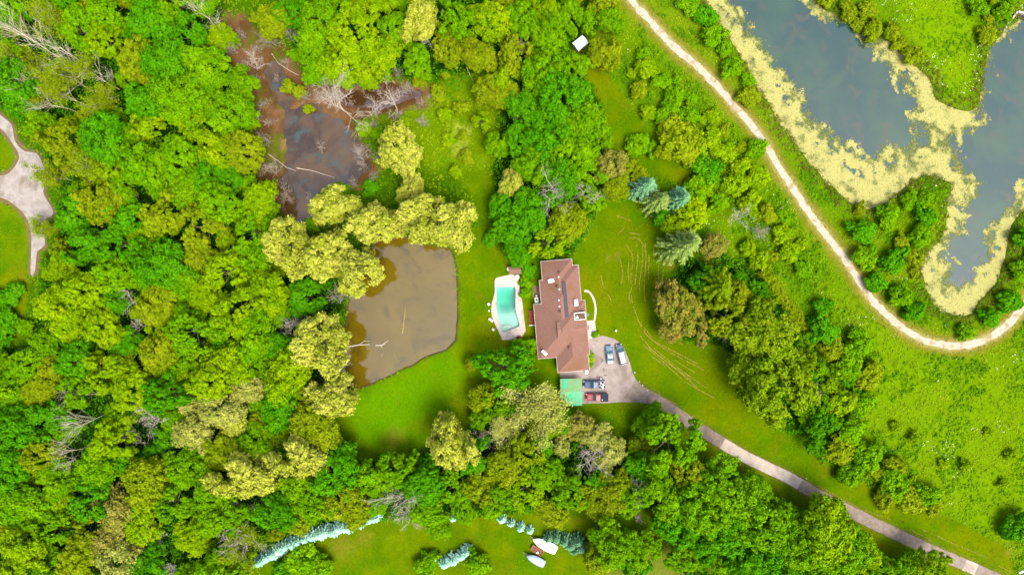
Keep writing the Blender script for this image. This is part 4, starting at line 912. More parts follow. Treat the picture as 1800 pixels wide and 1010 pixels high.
for i in range(5):
    mb, tips = branches(600+i, 9.5, .95, 4, 5, r0=.15); DEAD.append(mb.mesh('dead_branches'))
LEANER = []
for i in range(3):
    mb, tips = branches(640+i, 13, .5, 3, 5, r0=.1, first=.3, n0=8); LEANER.append(mb.mesh('leaning_branches'))
BRUSH = []
for i in range(3):
    mb, tips = branches(680+i, 3.2, 1.0, 3, 7, r0=.05, first=.05, n0=12); BRUSH.append(mb.mesh('brush_twigs'))
SPARSE = []
for i in range(3):
    mb, tips = branches(660+i, 10, .9, 3, 5, r0=.2, n0=9); rng = np.random.default_rng(i)
    tp = np.array([t[0] for t in tips]); nl_ = 26
    P = (tp[:, None] + rng.normal(size=(len(tp), nl_, 3))*.55).reshape(-1, 3); N_ = unit(np.array([0, 0, .8])+rng.normal(size=(len(P), 3))*.6)
    V = leaves(rng, P, N_, np.full(len(P), .26), np.full(len(P), .1)); SPARSE.append((quadmesh('sparse_crown', V, np.clip(rng.random(len(P))*.5+np.repeat(rng.random(len(tp)), nl_)*.5, 0, 1)), mb.mesh('sparse_branches')))

# ------------------------------------------------------------------ planting, with labels that single each tree out
MARKS = [(0,0,'the upper left corner of the photo'),(140,95,'the fallen pale trunks at upper left'),(60,330,'the grey gravel turnaround'),(440,110,'the brown swamp mud'),(530,300,'the swamp pool'),
  (250,250,'the middle of the northwest wood'),(230,440,'the middle of the west wood'),(400,420,'the two willows west of the swamp pool'),(20,560,'the left edge lawn'),(330,590,'the west wood centre left of the pond'),
  (500,560,'the willow on the west pond bank'),(0,760,'the lower part of the left photo edge'),(230,720,'the bare trees in the southwest wood'),(370,740,'the pale sage trees southwest of the pond'),(470,830,'the two big willows at lower left'),
  (0,1000,'the lower left corner of the photo'),(190,920,'the pale round trees at lower left'),(420,940,'the bare tree above the cyan spruce row'),(570,880,'the south edge of the pond lawn'),(600,60,'the top edge above the swamp'),
  (760,60,'the top edge left of centre'),(930,40,'the top edge at centre'),(1010,80,'the white shed'),(960,220,'the middle of the wood north of the house'),(890,330,'the lone willow north of the pool'),(985,350,'the bare tree north of the house'),
  (960,440,'the north end of the house'),(760,240,'the wet clearing right of the swamp'),(885,640,'the pool terrace south end'),(940,720,'the green carport'),(860,780,'the willow south of the lawn'),(760,870,'the bare trees of the south wood'),
  (920,880,'the covered boats'),(1040,840,'the grey dead tree south of the court'),(1180,790,'the driveway mouth'),(1180,900,'the small clearing east of the boats'),(1290,860,'the pale stretch of the driveway'),(1330,960,'the bottom edge right of centre'),
  (1480,950,'the driveway halfway down'),(1640,990,'the lower end of the driveway'),(1150,180,'the narrow north lawn'),(1200,340,'the blue spruces'),(1120,60,'the top of the white trail'),(1280,230,'the upper stretch of the white trail'),(1400,450,'the middle stretch of the white trail'),
  (1540,620,'the bend of the white trail'),(1700,570,'the south tip of the lake'),(1560,400,'the bulge of land in the lake'),(1470,40,'the top of the lake peninsula'),(1270,540,'the rust tinged tree east of the lawn'),(1370,660,'the large dark pines'),
  (1440,760,'the thicket right of the pines'),(1620,830,'the thicket edge above the driveway'),(1760,780,'the right edge meadow'),(1300,40,'the strip between trail and lake'),(1420,300,'the strip between trail and algae'),(1390,540,'the long narrow hedge')]
ORD = ['nearest','second nearest','third nearest','fourth nearest','fifth nearest','sixth nearest','seventh nearest','eighth nearest','ninth nearest','tenth nearest','eleventh nearest','twelfth nearest','thirteenth nearest','fourteenth nearest','fifteenth nearest','sixteenth nearest','seventeenth nearest','eighteenth nearest','nineteenth nearest','twentieth nearest']
PLANTED = []   # (object, px, py, description, category)
TALL = {'broad': 8.5, 'willow': 8.0, 'shrub': 1.8, 'round': 5.5, 'spruce': 6.0, 'pine': 6.5, 'dwarf': 1.6, 'dead': 6.0, 'leaner': 6.5, 'brush': 1.5, 'sparse': 7.0}
NOMR = {'broad': 5.0, 'willow': 5.0, 'shrub': 2.0, 'round': 3.4, 'spruce': 3.4, 'pine': 5.0, 'dwarf': 1.5, 'dead': 5.0, 'leaner': 5.0, 'brush': 2.2, 'sparse': 5.0}
NAME = {'broad': 'broadleaf_tree', 'willow': 'willow_tree', 'shrub': 'shrub', 'round': 'round_tree', 'spruce': 'spruce_tree', 'pine': 'pine_tree', 'dwarf': 'dwarf_spruce', 'dead': 'dead_tree', 'leaner': 'leaning_dead_tree', 'brush': 'bare_bush', 'sparse': 'sparse_tree'}
GROUP = {'broad': 'broadleaf trees of the woods', 'willow': 'willows round the pond', 'shrub': 'shrubs of the meadow and hedges', 'round': 'round crowned trees', 'spruce': 'spruces on the lawn edge', 'pine': 'pines east of the lawn', 'dwarf': 'rows of small blue spruces on the south lawn',
         'dead': 'dead trees', 'leaner': 'leaning dead trees', 'brush': 'bare bushes round the swamp', 'sparse': 'thin half dead trees'}
def ground_z(x, y):
    i = np.clip(np.searchsorted(xs, x)-1, 0, nx-2); j = np.clip(np.searchsorted(ys, y)-1, 0, ny-2); return float(gz[j*nx+i])
def plant(px, py, rpx, kind, colour=None, desc=None, lean=None, zs=None):
    zs = (zs or {'willow': 1.38, 'broad': 1.12, 'round': 1.1}.get(kind, 1))*rnd.uniform(.9, 1.15)
    s = rpx*S/NOMR[kind]*.97; z = TALL[kind]*s*zs; s *= (H-z)/H; x, y = W(px, py, z)
    q = rnd.randrange(100)
    o = thing(NAME[kind], None, None, (x, y, ground_z(x, y)), rnd.random()*6.283)
    e_ = rnd.uniform(.84, 1.16); o.scale = (s*e_, s/e_, s*zs)
    if kind in MESH:
        cm, tm = MESH[kind][q % len(MESH[kind])]
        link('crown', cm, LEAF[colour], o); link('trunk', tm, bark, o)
        d = desc or {'broad': '%s broadleaf tree', 'willow': '%s willow', 'shrub': '%s bushy shrub', 'round': '%s round crowned tree', 'spruce': '%s spruce', 'pine': '%s pine', 'dwarf': '%s small spruce'}[kind] % WORD[colour]
    elif kind == 'sparse':
        cm, tm = SPARSE[q % len(SPARSE)]; link('crown', cm, LEAF[colour], o); link('trunk', tm, dead_bark, o); d = desc or 'thin %s tree' % WORD[colour]
    else:
        src = {'dead': DEAD, 'leaner': LEANER, 'brush': BRUSH}[kind]; link('trunk', src[q % len(src)], {'dead': dead_bark, 'leaner': pale_bark, 'brush': twig_m}[kind], o)
        d = desc or {'dead': 'bare grey dead tree', 'leaner': 'pale leaning dead tree', 'brush': 'leafless twiggy bush'}[kind]
    if lean:
        ang, az = lean; o.rotation_euler = (0, 0, 0)
        o.rotation_euler = (Matrix.Rotation(math.radians(ang), 4, Vector((-math.sin(az), math.cos(az), 0)))).to_euler()
        L_ = TALL[kind]*s*math.sin(math.radians(ang)); o.location.x -= math.cos(az)*L_*.9; o.location.y -= math.sin(az)*L_*.9
    o['category'] = {'shrub': 'shrub', 'brush': 'bush'}.get(kind, 'tree'); o['group'] = GROUP[kind]
    PLANTED.append((o, px, py, d)); TAKEN.append((px, py, rpx)); return o
TAKEN = []

# places kept open
TAKEN += [(1016,80,20),(1030,120,14),(1130,640,30),(893,540,40),(1206,735,4),(1160,705,20),(66,395,16),(62,440,12),(55,330,26)]
# willows
for a in ((697,262,44),(722,328,26),(580,356,38),(648,390,42),(738,375,46),(792,392,46),(492,428,46),(560,452,46),(615,474,44),(548,606,52),(574,700,42),(520,812,46),(418,846,50),(790,790,44),(900,314,24),(733,30,34)): plant(*a, 'willow', 'willow')
plant(1067, 86, 31, 'broad', 'olive'); plant(432,680,28,'round','sage'); plant(386,722,36,'round','sage'); plant(332,766,34,'round','sage'); plant(328,712,22,'round','sage'); plant(405,745,24,'round','willow')
plant(196,902,36,'round','brown'); plant(182,958,30,'round','brown'); plant(200,995,34,'round','sage'); plant(232,975,22,'round','brown'); plant(55,690,30,'broad','olive')
# north wood over the swamp
for a in ((560,30,40,'green'),(620,40,46,'lime'),(665,85,36,'lime'),(600,100,46,'lime'),(555,110,34,'green'),(640,120,30,'lime'),(545,70,32,'green'),(470,25,34,'olive'),(690,40,30,'green'),(505,15,30,'deep'),
          (800,25,36,'green'),(860,25,38,'lime'),(790,90,24,'olive'),(905,90,34,'olive'),(845,95,28,'olive'),(920,30,34,'green'),(965,60,34,'green'),(960,15,30,'lime'),(1000,20,30,'green'),(890,130,30,'lime'),(850,150,24,'olive'),(845,210,18,'lime'),(1040,30,24,'green')): plant(a[0], a[1], a[2], 'broad', a[3])
# wood north of the house
for a in ((985,165,46,'deep'),(1030,205,40,'green'),(925,190,40,'deep'),(965,235,44,'deep'),(1012,265,44,'green'),(920,250,36,'deep'),(940,285,36,'green'),(985,310,40,'deep'),(1035,300,30,'green'),(950,130,38,'green'),(1000,120,34,'green'),(900,405,34,'deep'),(880,365,26,'deep'),(930,370,38,'deep'),
          (962,425,32,'lime'),(1002,388,34,'olive'),(1040,345,26,'green'),(910,440,26,'deep'),(885,160,28,'olive'),(875,250,24,'green'),(1060,240,20,'green')): plant(a[0], a[1], a[2], 'broad', a[3])
plant(985,352,46,'dead'); plant(1020,345,30,'dead'); plant(925,85,24,'dead'); plant(905,210,18,'dead')
# around the house and the south wood
plant(885,652,48,'broad','deep','dense deep green tree just south of the pool'); 
for a in ((940,700,50,'sage'),(905,740,30,'sage'),(960,740,30,'olive')): plant(*a[:3], 'sparse', a[3])
for a in ((868,768,26),(905,748,22),(1030,800,32),(1045,822,24),(1112,832,34),(700,885,36),(720,905,30),(690,850,20),(845,765,20)): plant(*a, 'dead')
for a in ((1018,752,26,'brown'),(1050,770,26,'sage'),(1078,792,26,'sage'),(1062,812,20,'sage'),(988,785,18,'sage'),(850,700,26,'olive'),(830,640,14,'olive')): plant(*a[:3], 'round', a[3])
for a in ((925,795,36,'olive'),(885,825,34,'olive'),(845,862,34,'olive'),(925,868,36,'lime'),(960,835,34,'green'),(1000,870,34,'green'),(870,880,30,'green'),(800,860,34,'green'),(740,860,36,'deep'),(830,810,32,'deep'),(750,905,32,'green'),(770,930,24,'green'),(640,850,40,'green'),(600,880,36,'olive'),(690,830,34,'green'),(560,890,34,'green'),(620,905,28,'olive'),
          (900,700,26,'deep'),(870,720,30,'green'),(985,745,24,'deep'),(975,905,28,'olive'),(1040,880,32,'olive'),(950,780,30,'deep'),(1085,865,34,'olive'),(1110,880,34,'green'),(1140,830,34,'deep'),(1060,850,26,'deep')): plant(a[0], a[1], a[2], 'broad', a[3])
for a in ((1190,785,58,'green'),(1150,745,30,'green'),(1215,838,36,'olive'),(1170,880,44,'green'),(1195,930,40,'deep'),(1245,905,50,'green'),(1290,872,56,'green'),(1330,862,30,'green'),(1345,932,52,'green'),(1290,950,44,'deep'),(1392,918,32,'green'),(1400,960,40,'green'),(1350,985,36,'deep'),
          (1475,948,52,'lime'),(1500,990,50,'green'),(1440,985,46,'green'),(1532,982,34,'lime'),(1560,1005,30,'green'),(1650,1006,34,'lime'),(1610,1012,30,'green'),(1090,975,46,'green'),(1060,985,34,'olive'),(1120,1005,30,'deep'),(1265,1005,26,'green'),(1300,1008,28,'deep'),(1140,965,26,'green')): plant(a[0], a[1], a[2], 'broad', a[3])
plant(1050,985,30,'pine','pine'); plant(1258,905,26,'dead'); plant(1290,935,16,'dead'); plant(1065,875,30,'sparse','olive'); plant(1125,905,16,'brush')
# lawn edge spruces, pines and odd trees
for a in ((1136,326,28,'spruce','blue'),(1196,350,30,'spruce','blue'),(1160,352,30,'spruce','grey'),(1207,428,40,'spruce','grey'),(1262,505,46,'pine','pine'),(1360,606,60,'broad','pine'),(1376,690,60,'broad','pine'),(1340,556,36,'broad','pine'),(1328,648,40,'broad','pine'),(1400,640,36,'broad','pine')): plant(*a)
for a in ((1222,372,32,'broad','gold'),(1188,395,20,'round','gold'),(1165,382,18,'round','deep'),(1258,432,22,'round','brown'),(1075,285,30,'broad','brown'),(1110,300,24,'broad','olive'),(1085,325,24,'broad','olive'),(1200,545,44,'broad','rust'),(1225,570,34,'broad','rust'),(1185,575,24,'broad','rust'),(1290,560,42,'broad','olive'),(1300,520,28,'broad','olive'),(1240,495,26,'broad','deep')): plant(*a)
plant(1272,582,24,'brush'); plant(1422,688,24,'dead'); plant(1292,380,22,'dead'); plant(1335,408,22,'brush')
# swamp: bleached trees and bare bushes
plant(603,185,48,'dead'); plant(590,165,36,'dead'); plant(690,188,34,'dead'); plant(655,190,26,'dead'); plant(636,280,30,'brush'); plant(640,262,20,'brush'); plant(440,112,26,'dead'); plant(505,60,26,'brush'); plant(480,75,24,'brush'); plant(465,240,24,'brush'); plant(490,290,24,'brush')
plant(500,330,20,'brush'); plant(585,520,28,'brush'); plant(635,520,18,'brush'); plant(520,560,20,'dead'); plant(720,160,22,'brush'); plant(530,60,18,'dead'); plant(755,75,20,'dead'); plant(410,70,30,'brush'); plant(700,130,16,'brush'); plant(745,215,18,'brush'); plant(560,250,14,'brush')
r_ = random.Random(21)
for a in ((412,90,18),(425,60,16),(455,90,16),(450,140,18),(470,180,16),(455,200,14),(480,215,14),(462,300,16),(478,345,16),(510,355,14),(545,340,16),(620,320,16),(655,305,14),(665,270,12),(540,165,16),(565,170,16),(625,150,14),(665,150,16),(735,185,14),(758,170,12),(700,205,16),(660,215,14),(500,110,14),(485,135,12)): plant(*a, 'brush')
for a in ((505,150,12,'olive'),(525,160,12,'olive'),(470,330,12,'green'),(445,215,12,'lime'),(640,225,14,'lime'),(665,235,12,'green'),(710,215,12,'lime'),(600,335,14,'green'),(650,330,14,'deep'),(545,395,12,'green'),(470,55,12,'olive'),(520,95,12,'green'),(735,140,12,'olive'),(770,165,14,'olive'),(780,200,12,'lime'),(450,270,10,'olive'),(540,190,9,'olive')): plant(*a[:3], 'shrub', a[3])
# bare and thin trees in the west wood
for a in ((60,75,44,24,2.5),(130,105,40,30,2.6),(165,135,36,26,2.7),(110,170,40,30,2.9),(30,55,36,24,2.3),(95,185,30,26,3.0),(355,25,30,26,2.0),(380,60,26,22,2.1),(150,740,34,28,3.6),(120,800,34,30,3.7),(160,700,26,22,3.4)): plant(a[0], a[1], a[2], 'leaner', lean=(a[3], a[4]))
for a in ((265,740,30),(235,770,22),(225,530,24),(245,575,18),(280,940,16),(295,1000,24),(430,945,46),(405,890,16),(505,575,26),(195,130,16),(235,345,14)): plant(*a, 'dead')
for a in ((75,40,34,'olive'),(120,140,36,'olive'),(170,165,30,'olive'),(60,110,30,'olive'),(135,290,32,'olive'),(100,310,26,'olive'),(80,400,20,'olive'),(60,170,30,'olive'),(210,640,24,'olive'),(20,40,30,'olive'),(430,965,34,'olive')): plant(*a[:3], 'sparse', a[3])
for a in ((95,470,30,'lime'),(400,545,44,'lime'),(350,520,30,'lime'),(250,220,28,'lime'),(330,215,30,'lime'),(370,260,34,'lime'),(450,355,36,'lime'),(380,60,24,'lime'),(80,650,26,'olive')): plant(*a[:3], 'broad', a[3])

def inpoly(px, py, poly): return sdf(np.array([px], float), np.array([py], float), poly)[0]
def fill(poly, n, r0, r1, kind, cols, gap=.72, seed=1):
    r = random.Random(seed); P = np.array(poly, float); x0, y0 = P.min(0); x1, y1 = P.max(0); got = 0
    cand = np.column_stack([[r.uniform(x0, x1) for _ in range(n)], [r.uniform(y0, y1) for _ in range(n)]]); ins = sdf(cand[:, 0], cand[:, 1], P)
    for k in range(n):
        rad = r0+(r1-r0)*(1-k/n)*r.uniform(.75, 1.1) if r1 > r0 else r0
        rad = max(r0, min(r1, rad)); a, b_ = cand[k]
        if ins[k] > -rad*.25: continue
        if kind == 'broad' and ldist(np.array([a]), np.array([b_]), DRIVE)[0] < rad+9: continue
        if any((a-t[0])**2+(b_-t[1])**2 < ((rad+t[2])*gap)**2 for t in TAKEN): continue
        plant(a, b_, rad, kind, cols[int(r.random()*len(cols))]); got += 1
    return got
WEST = [(-25,-25),(375,-25),(400,90),(440,150),(448,300),(490,360),(470,430),(540,520),(560,560),(520,640),(570,690),(570,760),(610,830),(600,900),(440,965),(400,1035),(-25,1035),(-25,640),(50,600),(75,500),(85,450),(90,400),(110,330),(75,255),(30,200),(-25,160)]
fill(WEST, 7000, 13, 44, 'broad', ['green','green','lime','green','deep','deep','green','olive','lime'], .64, 3)
fill([(490,-25),(1080,-25),(1090,40),(1020,60),(990,110),(880,120),(790,110),(690,110),(620,140),(540,120)], 900, 16, 32, 'broad', ['green','lime','olive','green'], .68, 4)
fill([(620,830),(760,810),(850,710),(985,725),(1000,800),(1140,780),(1240,830),(1180,900),(1120,890),(1010,890),(880,905),(680,910),(620,910)], 1200, 16, 30, 'broad', ['green','deep','olive','green'], .68, 5)
fill([(1250,820),(1420,900),(1460,1030),(1180,1030),(1190,930)], 900, 16, 34, 'broad', ['green','deep','green'], .68, 6)
fill([(1290,470),(1340,500),(1440,620),(1470,740),(1440,800),(1380,740),(1320,640)], 500, 14, 26, 'broad', ['green','deep'], .7, 7)
# shrubs
fill([(1098,120),(1130,80),(1180,120),(1260,200),(1320,270),(1360,340),(1410,420),(1430,480),(1330,470),(1250,350),(1200,290),(1155,235),(1115,175)], 900, 8, 20, 'shrub', ['green','lime','lime','green','olive'], .85, 8)
fill([(1420,520),(1500,560),(1540,650),(1520,760),(1590,820),(1660,880),(1640,900),(1540,860),(1430,810),(1440,720),(1460,640)], 900, 10, 26, 'shrub', ['green','deep','green','lime','olive'], .78, 9)
fill([(1200,-10),(1240,0),(1262,50),(1310,120),(1345,180),(1330,190),(1260,110),(1215,60)], 260, 9, 20, 'shrub', ['green','olive','deep'], .8, 10)
fill([(1490,365),(1580,355),(1640,330),(1655,400),(1620,450),(1610,500),(1650,560),(1600,570),(1540,510),(1500,440)], 300, 9, 22, 'shrub', ['green','olive','deep'], .95, 11)
fill([(1720,560),(1770,490),(1800,400),(1830,400),(1810,500),(1770,560),(1720,590),(1660,585),(1660,570)], 200, 10, 22, 'shrub', ['green','deep'], .85, 12)
fill([(1440,-10),(1540,-10),(1580,50),(1640,120),(1620,110),(1520,50),(1460,20)], 200, 9, 18, 'shrub', ['green','olive','olive'], .9, 13)
fill([(1720,-10),(1790,-10),(1770,40),(1735,70),(1715,60)], 90, 8, 18, 'shrub', ['olive','olive','green'], .9, 14)
for a in ((1575,750,9),(1610,770,11),(1660,815,9),(1700,820,11),(1740,760,8),(1780,800,10),(1765,850,9)): plant(*a, 'shrub', 'lime')
fill([(700,110),(870,130),(860,240),(800,330),(740,240),(690,220),(640,215),(690,160)], 160, 7, 14, 'shrub', ['olive','lime','olive'], 1.3, 16)
fill([(-20,500),(30,500),(50,600),(-20,640)], 60, 12, 24, 'shrub', ['green','deep'], .9, 17)
fill([(560,540),(605,500),(612,560),(580,600)], 60, 12, 22, 'shrub', ['green','lime'], .8, 18)
for a in ((1195,250,40,'olive'),(1240,300,26,'deep'),(1225,335,24,'green'),(1560,875,20,'olive'),(1600,880,26,'olive'),(1640,885,18,'olive'),(1037,622,7,'green'),(1037,632,7,'gold'),(1037,641,6,'green'),(1047,588,6,'green'),(1790,925,24,'deep'),(930,610,16,'green'),(912,610,14,'green'),(925,495,11,'green'),(924,515,10,'green'),(928,475,13,'deep'),
          (860,420,12,'deep'),(1120,255,20,'green'),(1145,260,14,'green'),(240,1000,20,'green'),(530,990,30,'green'),(560,1000,24,'green'),(500,1005,22,'deep'),(760,985,16,'green'),(745,1000,20,'green'),(840,995,22,'green'),(735,628,4,'olive'),(1330,260,18,'green')): plant(a[0], a[1], a[2], 'shrub', a[3])
# blue spruce rows on the south lawn
row = spline([(447,988),(480,972),(520,952),(560,938),(600,928),(640,915),(665,908)], 3.0); dist_ = np.r_[0, np.cumsum(np.linalg.norm(np.diff(row, axis=0), axis=1))]
ROWN = 0
for t in np.arange(0, dist_[-1], 12.5):
    a, b_ = np.interp(t, dist_, row[:, 0]), np.interp(t, dist_, row[:, 1]); plant(a+rnd.uniform(-2,2), b_+rnd.uniform(-2,2), 13.5, 'dwarf', 'cyan', 'pale row spruce'); ROWN += 1
for a in ((740,906,8),(795,910,9),(882,913,9),(898,920,8),(915,927,9),(932,932,8),(766,980,9),(780,990,12),(796,984,13),(812,975,13),(822,968,11)): plant(*a, 'dwarf', 'cyan')
for a in ((963,945,11),(978,946,12),(992,950,13),(1003,958,13),(1016,950,13),(1022,962,14),(1010,968,10)): plant(*a, 'dwarf', 'blue')
# clipped hedge run
for k in range(11): plant(1345+k*8.4, 478+k*12, 11, 'shrub', 'olive', 'olive hedge shrub')

# labels: by look, then by rank of nearness to the closest landmark
buck = {}
for o, px, py, d in PLANTED:
    k = min(range(len(MARKS)), key=lambda i: (MARKS[i][0]-px)**2+(MARKS[i][1]-py)**2); buck.setdefault((d, k), []).append((math.hypot(MARKS[k][0]-px, MARKS[k][1]-py), o))
for (d, k), L_ in buck.items():
    L_.sort(key=lambda t: t[0])
    for i, (_, o) in enumerate(L_):
        o['label'] = d + ((', %s to ' % ORD[min(i, 19)]) if len(L_) > 1 else ' near ') + MARKS[k][2]

# ------------------------------------------------------------------ undergrowth, herbs, reeds: countless, one object each
def scatter(name, label, cat, n, test, mat, rad, nl, ln, wd, hgt, seed, droop=False):
    rng = np.random.default_rng(seed); X = rng.uniform(-130, 130, n); Y = rng.uniform(-75, 75, n)
    k = test(X, Y, rng); X, Y = X[k], Y[k]; n = len(X); R_ = rad*(.6+.8*rng.random(n))
    d = sphere_dirs(rng, n*nl).reshape(n, nl, 3); d[..., 2] = np.abs(d[..., 2])
    P = np.stack([X, Y, np.zeros(n)], 1)[:, None] + d*np.stack([R_, R_, R_*hgt/rad], 1)[:, None]*(.6+.5*rng.random((n, nl, 1)))
    gi = np.clip(np.searchsorted(xs, X)-1, 0, nx-2); gj = np.clip(np.searchsorted(ys, Y)-1, 0, ny-2); P[..., 2] += gz[gj*nx+gi][:, None]
    N_ = unit(d*.6+np.array([0, 0, .7])+rng.normal(size=d.shape)*.35)
    T = np.clip((.4*rng.random(n)+1.3*(fbm(X, Y, 7, seed)-.4))[:, None]+.35*rng.random((n, nl)), 0, 1).ravel(); P = P.reshape(-1, 3); N_ = N_.reshape(-1, 3)
    V = leaves(rng, P, N_, np.full(len(P), ln), np.full(len(P), wd))
    return tag(link(name, quadmesh(name, V, T), mat), label, cat, kind='stuff')
wLAWNS = [WP(p) for p in (LAWN, LAWN_NE, LAWN_S, LAWN_DRIVE, LAWN_W, LAWN_W2)]
def clear(X, Y):
    k = (ldist(X, Y, wTRAIL) > 2.5) & (ldist(X, Y, wDRIVE) > 2.2) & (sdf(X, Y, WP(GRAVEL)) > .6) & (sdf(X, Y, WP(LOT)) > .8) & (sdf(X, Y, wLAKE) > .5) & (sdf(X, Y, wPOND) > .3) & (sdf(X, Y, WP(MUD)) > -.5) & (sdf(X, Y, WP(POOL_DECK)) > 1)
    for w in wLAWNS: k &= sdf(X, Y, w) > -.3
    return k
wWOODS = [WP(w) for w in WOODS]
inwood = lambda X, Y: np.minimum.reduce([sdf(X, Y, w) for w in wWOODS]) < 0
und = leafmat('leaf_undergrowth', A(60, 138, 6), A(116, 184, 12), A(80, 156, 8)); herb = leafmat('leaf_herb', A(104, 164, 6), A(172, 204, 24), A(130, 180, 10)); herb2 = leafmat('leaf_herb_dark', A(84, 150, 6), A(138, 190, 14), A(104, 168, 10))
reed = leafmat('leaf_reed', A(96, 120, 20), A(150, 140, 62), A(120, 130, 40)); mudtwig = leafmat('mud_litter', A(110, 70, 44), A(176, 136, 108), A(140, 100, 70)); flower = plain('cream_blossom', (0.6, 0.6, 0.45), .8)
scatter('undergrowth', 'dark green undergrowth covering the woodland floor', 'undergrowth', 22000, lambda X, Y, r: clear(X, Y) & inwood(X, Y), und, .95, 13, .3, .17, 1.7, 71)
scatter('meadow_herbs', 'bright yellow green meadow plants covering the rough ground', 'meadow plants', 60000, lambda X, Y, r: clear(X, Y) & ~inwood(X, Y) & (fbm(X, Y, 9, 22) < .56), herb, .36, 8, .17, .1, .26, 72)
scatter('tall_weeds', 'darker green tall weeds in patches across the meadow', 'weeds', 80000, lambda X, Y, r: clear(X, Y) & ~inwood(X, Y) & (fbm(X, Y, 9, 22) + .25*(fbm(X, Y, 2.5, 24)-.5) > .55), herb2, .42, 8, .2, .11, .6, 73)
SCRUB = [WP(p) for p in ([(1098,120),(1130,60),(1180,110),(1260,190),(1330,265),(1370,340),(1430,440),(1450,520),(1330,470),(1250,350),(1200,290),(1155,235),(1115,175)], [(1430,500),(1480,520),(1540,620),(1530,740),(1600,820),(1670,870),(1640,905),(1540,865),(1430,810),(1440,700)])]
scatter('slope_scrub', 'dense tangled scrub and tall weeds on the slope between lawn and trail', 'scrub', 26000, lambda X, Y, r: clear(X, Y) & (np.minimum(sdf(X, Y, SCRUB[0]), sdf(X, Y, SCRUB[1])) < 0) & (fbm(X, Y, 6, 91) > .42), herb2, .8, 16, .24, .13, 1.1, 86)
scatter('shore_reeds', 'brownish green reeds fringing the lake shore', 'reeds', 60000, lambda X, Y, r: (sdf(X, Y, wLAKE) > -.2) & (sdf(X, Y, wLAKE) < 2.2+1.5*r.random(len(X))), reed, .35, 9, .34, .05, .8, 74)
scatter('swamp_litter', 'brown dead twigs and leaf litter over the swamp mud', 'litter', 30000, lambda X, Y, r: (sdf(X, Y, WP(MUD)) < .5) & (np.minimum(sdf(X, Y, wSWAMP), sdf(X, Y, wBROOK)) > -.6) & (fbm(X, Y, 5, 77) > .47), mudtwig, .5, 6, .42, .025, .3, 75)
scatter('wild_flowers', 'cream wild flower heads dotted over the meadow', 'flowers', 26000, lambda X, Y, r: clear(X, Y) & ~inwood(X, Y) & (X > 20) & (fbm(X, Y, 6, 78) > .66), flower, .3, 2, .09, .08, .6, 76)
vg = leafmat('leaf_verge', A(120, 140, 20), A(192, 184, 84), A(150, 160, 40))
scatter('verge_grass', 'dry straw green grass tufts creeping onto the trail and driveway edges', 'grass', 150000, lambda X, Y, r: ((np.abs(ldist(X, Y, wTRAIL)-1.5) < .75*r.random(len(X))**.6) | ((np.abs(ldist(X, Y, wDRIVE)-1.75) < .5*r.random(len(X))) & (sdf(X, Y, WP(LOT)) > .5))) & (sdf(X, Y, wLAKE) > 0), vg, .16, 5, .13, .04, .2, 84)

lawn_leaf = leafmat('leaf_lawn', A(86, 138, 3), A(146, 176, 8), A(110, 150, 4))
def lawn_test(X, Y, r):
    k = np.zeros(len(X), bool)
    for w in wLAWNS: k |= sdf(X, Y, w) < 0
    hu = X-hx; hv = Y-hy
    return k & (ldist(X, Y, wDRIVE) > 1.9) & (sdf(X, Y, WP(LOT)) > .3) & (sdf(X, Y, wPOND) > .3) & (sdf(X, Y, WP(POOL_DECK)) > .3) & (sdf(X, Y, WP(GRAVEL)) > .3) & ((np.abs(hu) > 9) | (np.abs(hv) > 15)) & (fbm(X, Y, 2.2, 79) > .46)
scatter('lawn_tufts', 'fine grass tufts and clover giving the lawns their grain', 'grass', 120000, lawn_test, lawn_leaf, .2, 4, .12, .07, .06, 85)

# hay lines left by the mower
HAY = [[(1102,431),(1112,451),(1110,478),(1109,497)],[(1105,461),(1104,481),(1106,492)],[(1056.5,485),(1061.5,505),(1075,528.6)],[(1129,431),(1129,458),(1124,498),(1125,515)],[(1140.7,448),(1139.7,491.6)],[(1149,431),(1149,464.6)],[(1156.5,431),(1157.5,464.6),(1155.8,498)],[(1164,431),(1166,464.6),(1163.5,495)],
  [(1108.7,518.5),(1115.4,545),(1128.9,575.7),(1149,599),(1179,619.5),(1236.6,649.8)],[(1132,575.7),(1145.7,592.5)],[(1132,606),(1162.5,633),(1199.5,666.6)],[(1145.7,626),(1169,643)],[(1186,633),(1220,653)],[(1105,409),(1125.5,412.5)],[(1085,412),(1097,401)],[(1147,528),(1154,552)],[(1434,852),(1511.5,892),(1565,912)],[(1599,929),(1636,949)],[(1619,929),(1673,953),(1737,980)],[(1754,993),(1781,1006)],[(1203,670),(1257,700)],[(1152,690),(1189,710)],[(1196,720),(1223,734)],[(1085,380),(1110,388)],[(1112,500),(1106,520),(1109,535)],[(1118,425),(1121,450),(1118,480),(1116,505)],[(1134,428),(1135,460),(1132,505),(1134,530)],[(1120,560),(1140,592),(1175,612),(1225,638)],[(1140,610),(1175,638),(1215,668)],[(1150,612),(1190,645),(1240,680)],[(1150,560),(1165,585),(1200,605)],[(1125,590),(1150,618),(1185,645),(1225,680)],[(1104,418),(1122,420),(1132,432)],[(1090,455),(1094,480),(1092,500)]]
rng = np.random.default_rng(81); PP = []
for ln_ in HAY:
    L_ = spline(WP(ln_), .15); n = len(L_)*5; k = rng.integers(0, len(L_), n); q = L_[k]+rng.normal(size=(n, 2))*(.03+.08*fbm(L_[k][:, 0], L_[k][:, 1], 2.5, 5)[:, None])
    keep = fbm(q[:, 0], q[:, 1], 1.6, 82) > .3; q = q[keep]; PP.append(np.column_stack([q, .02+.08*rng.random(len(q))]))
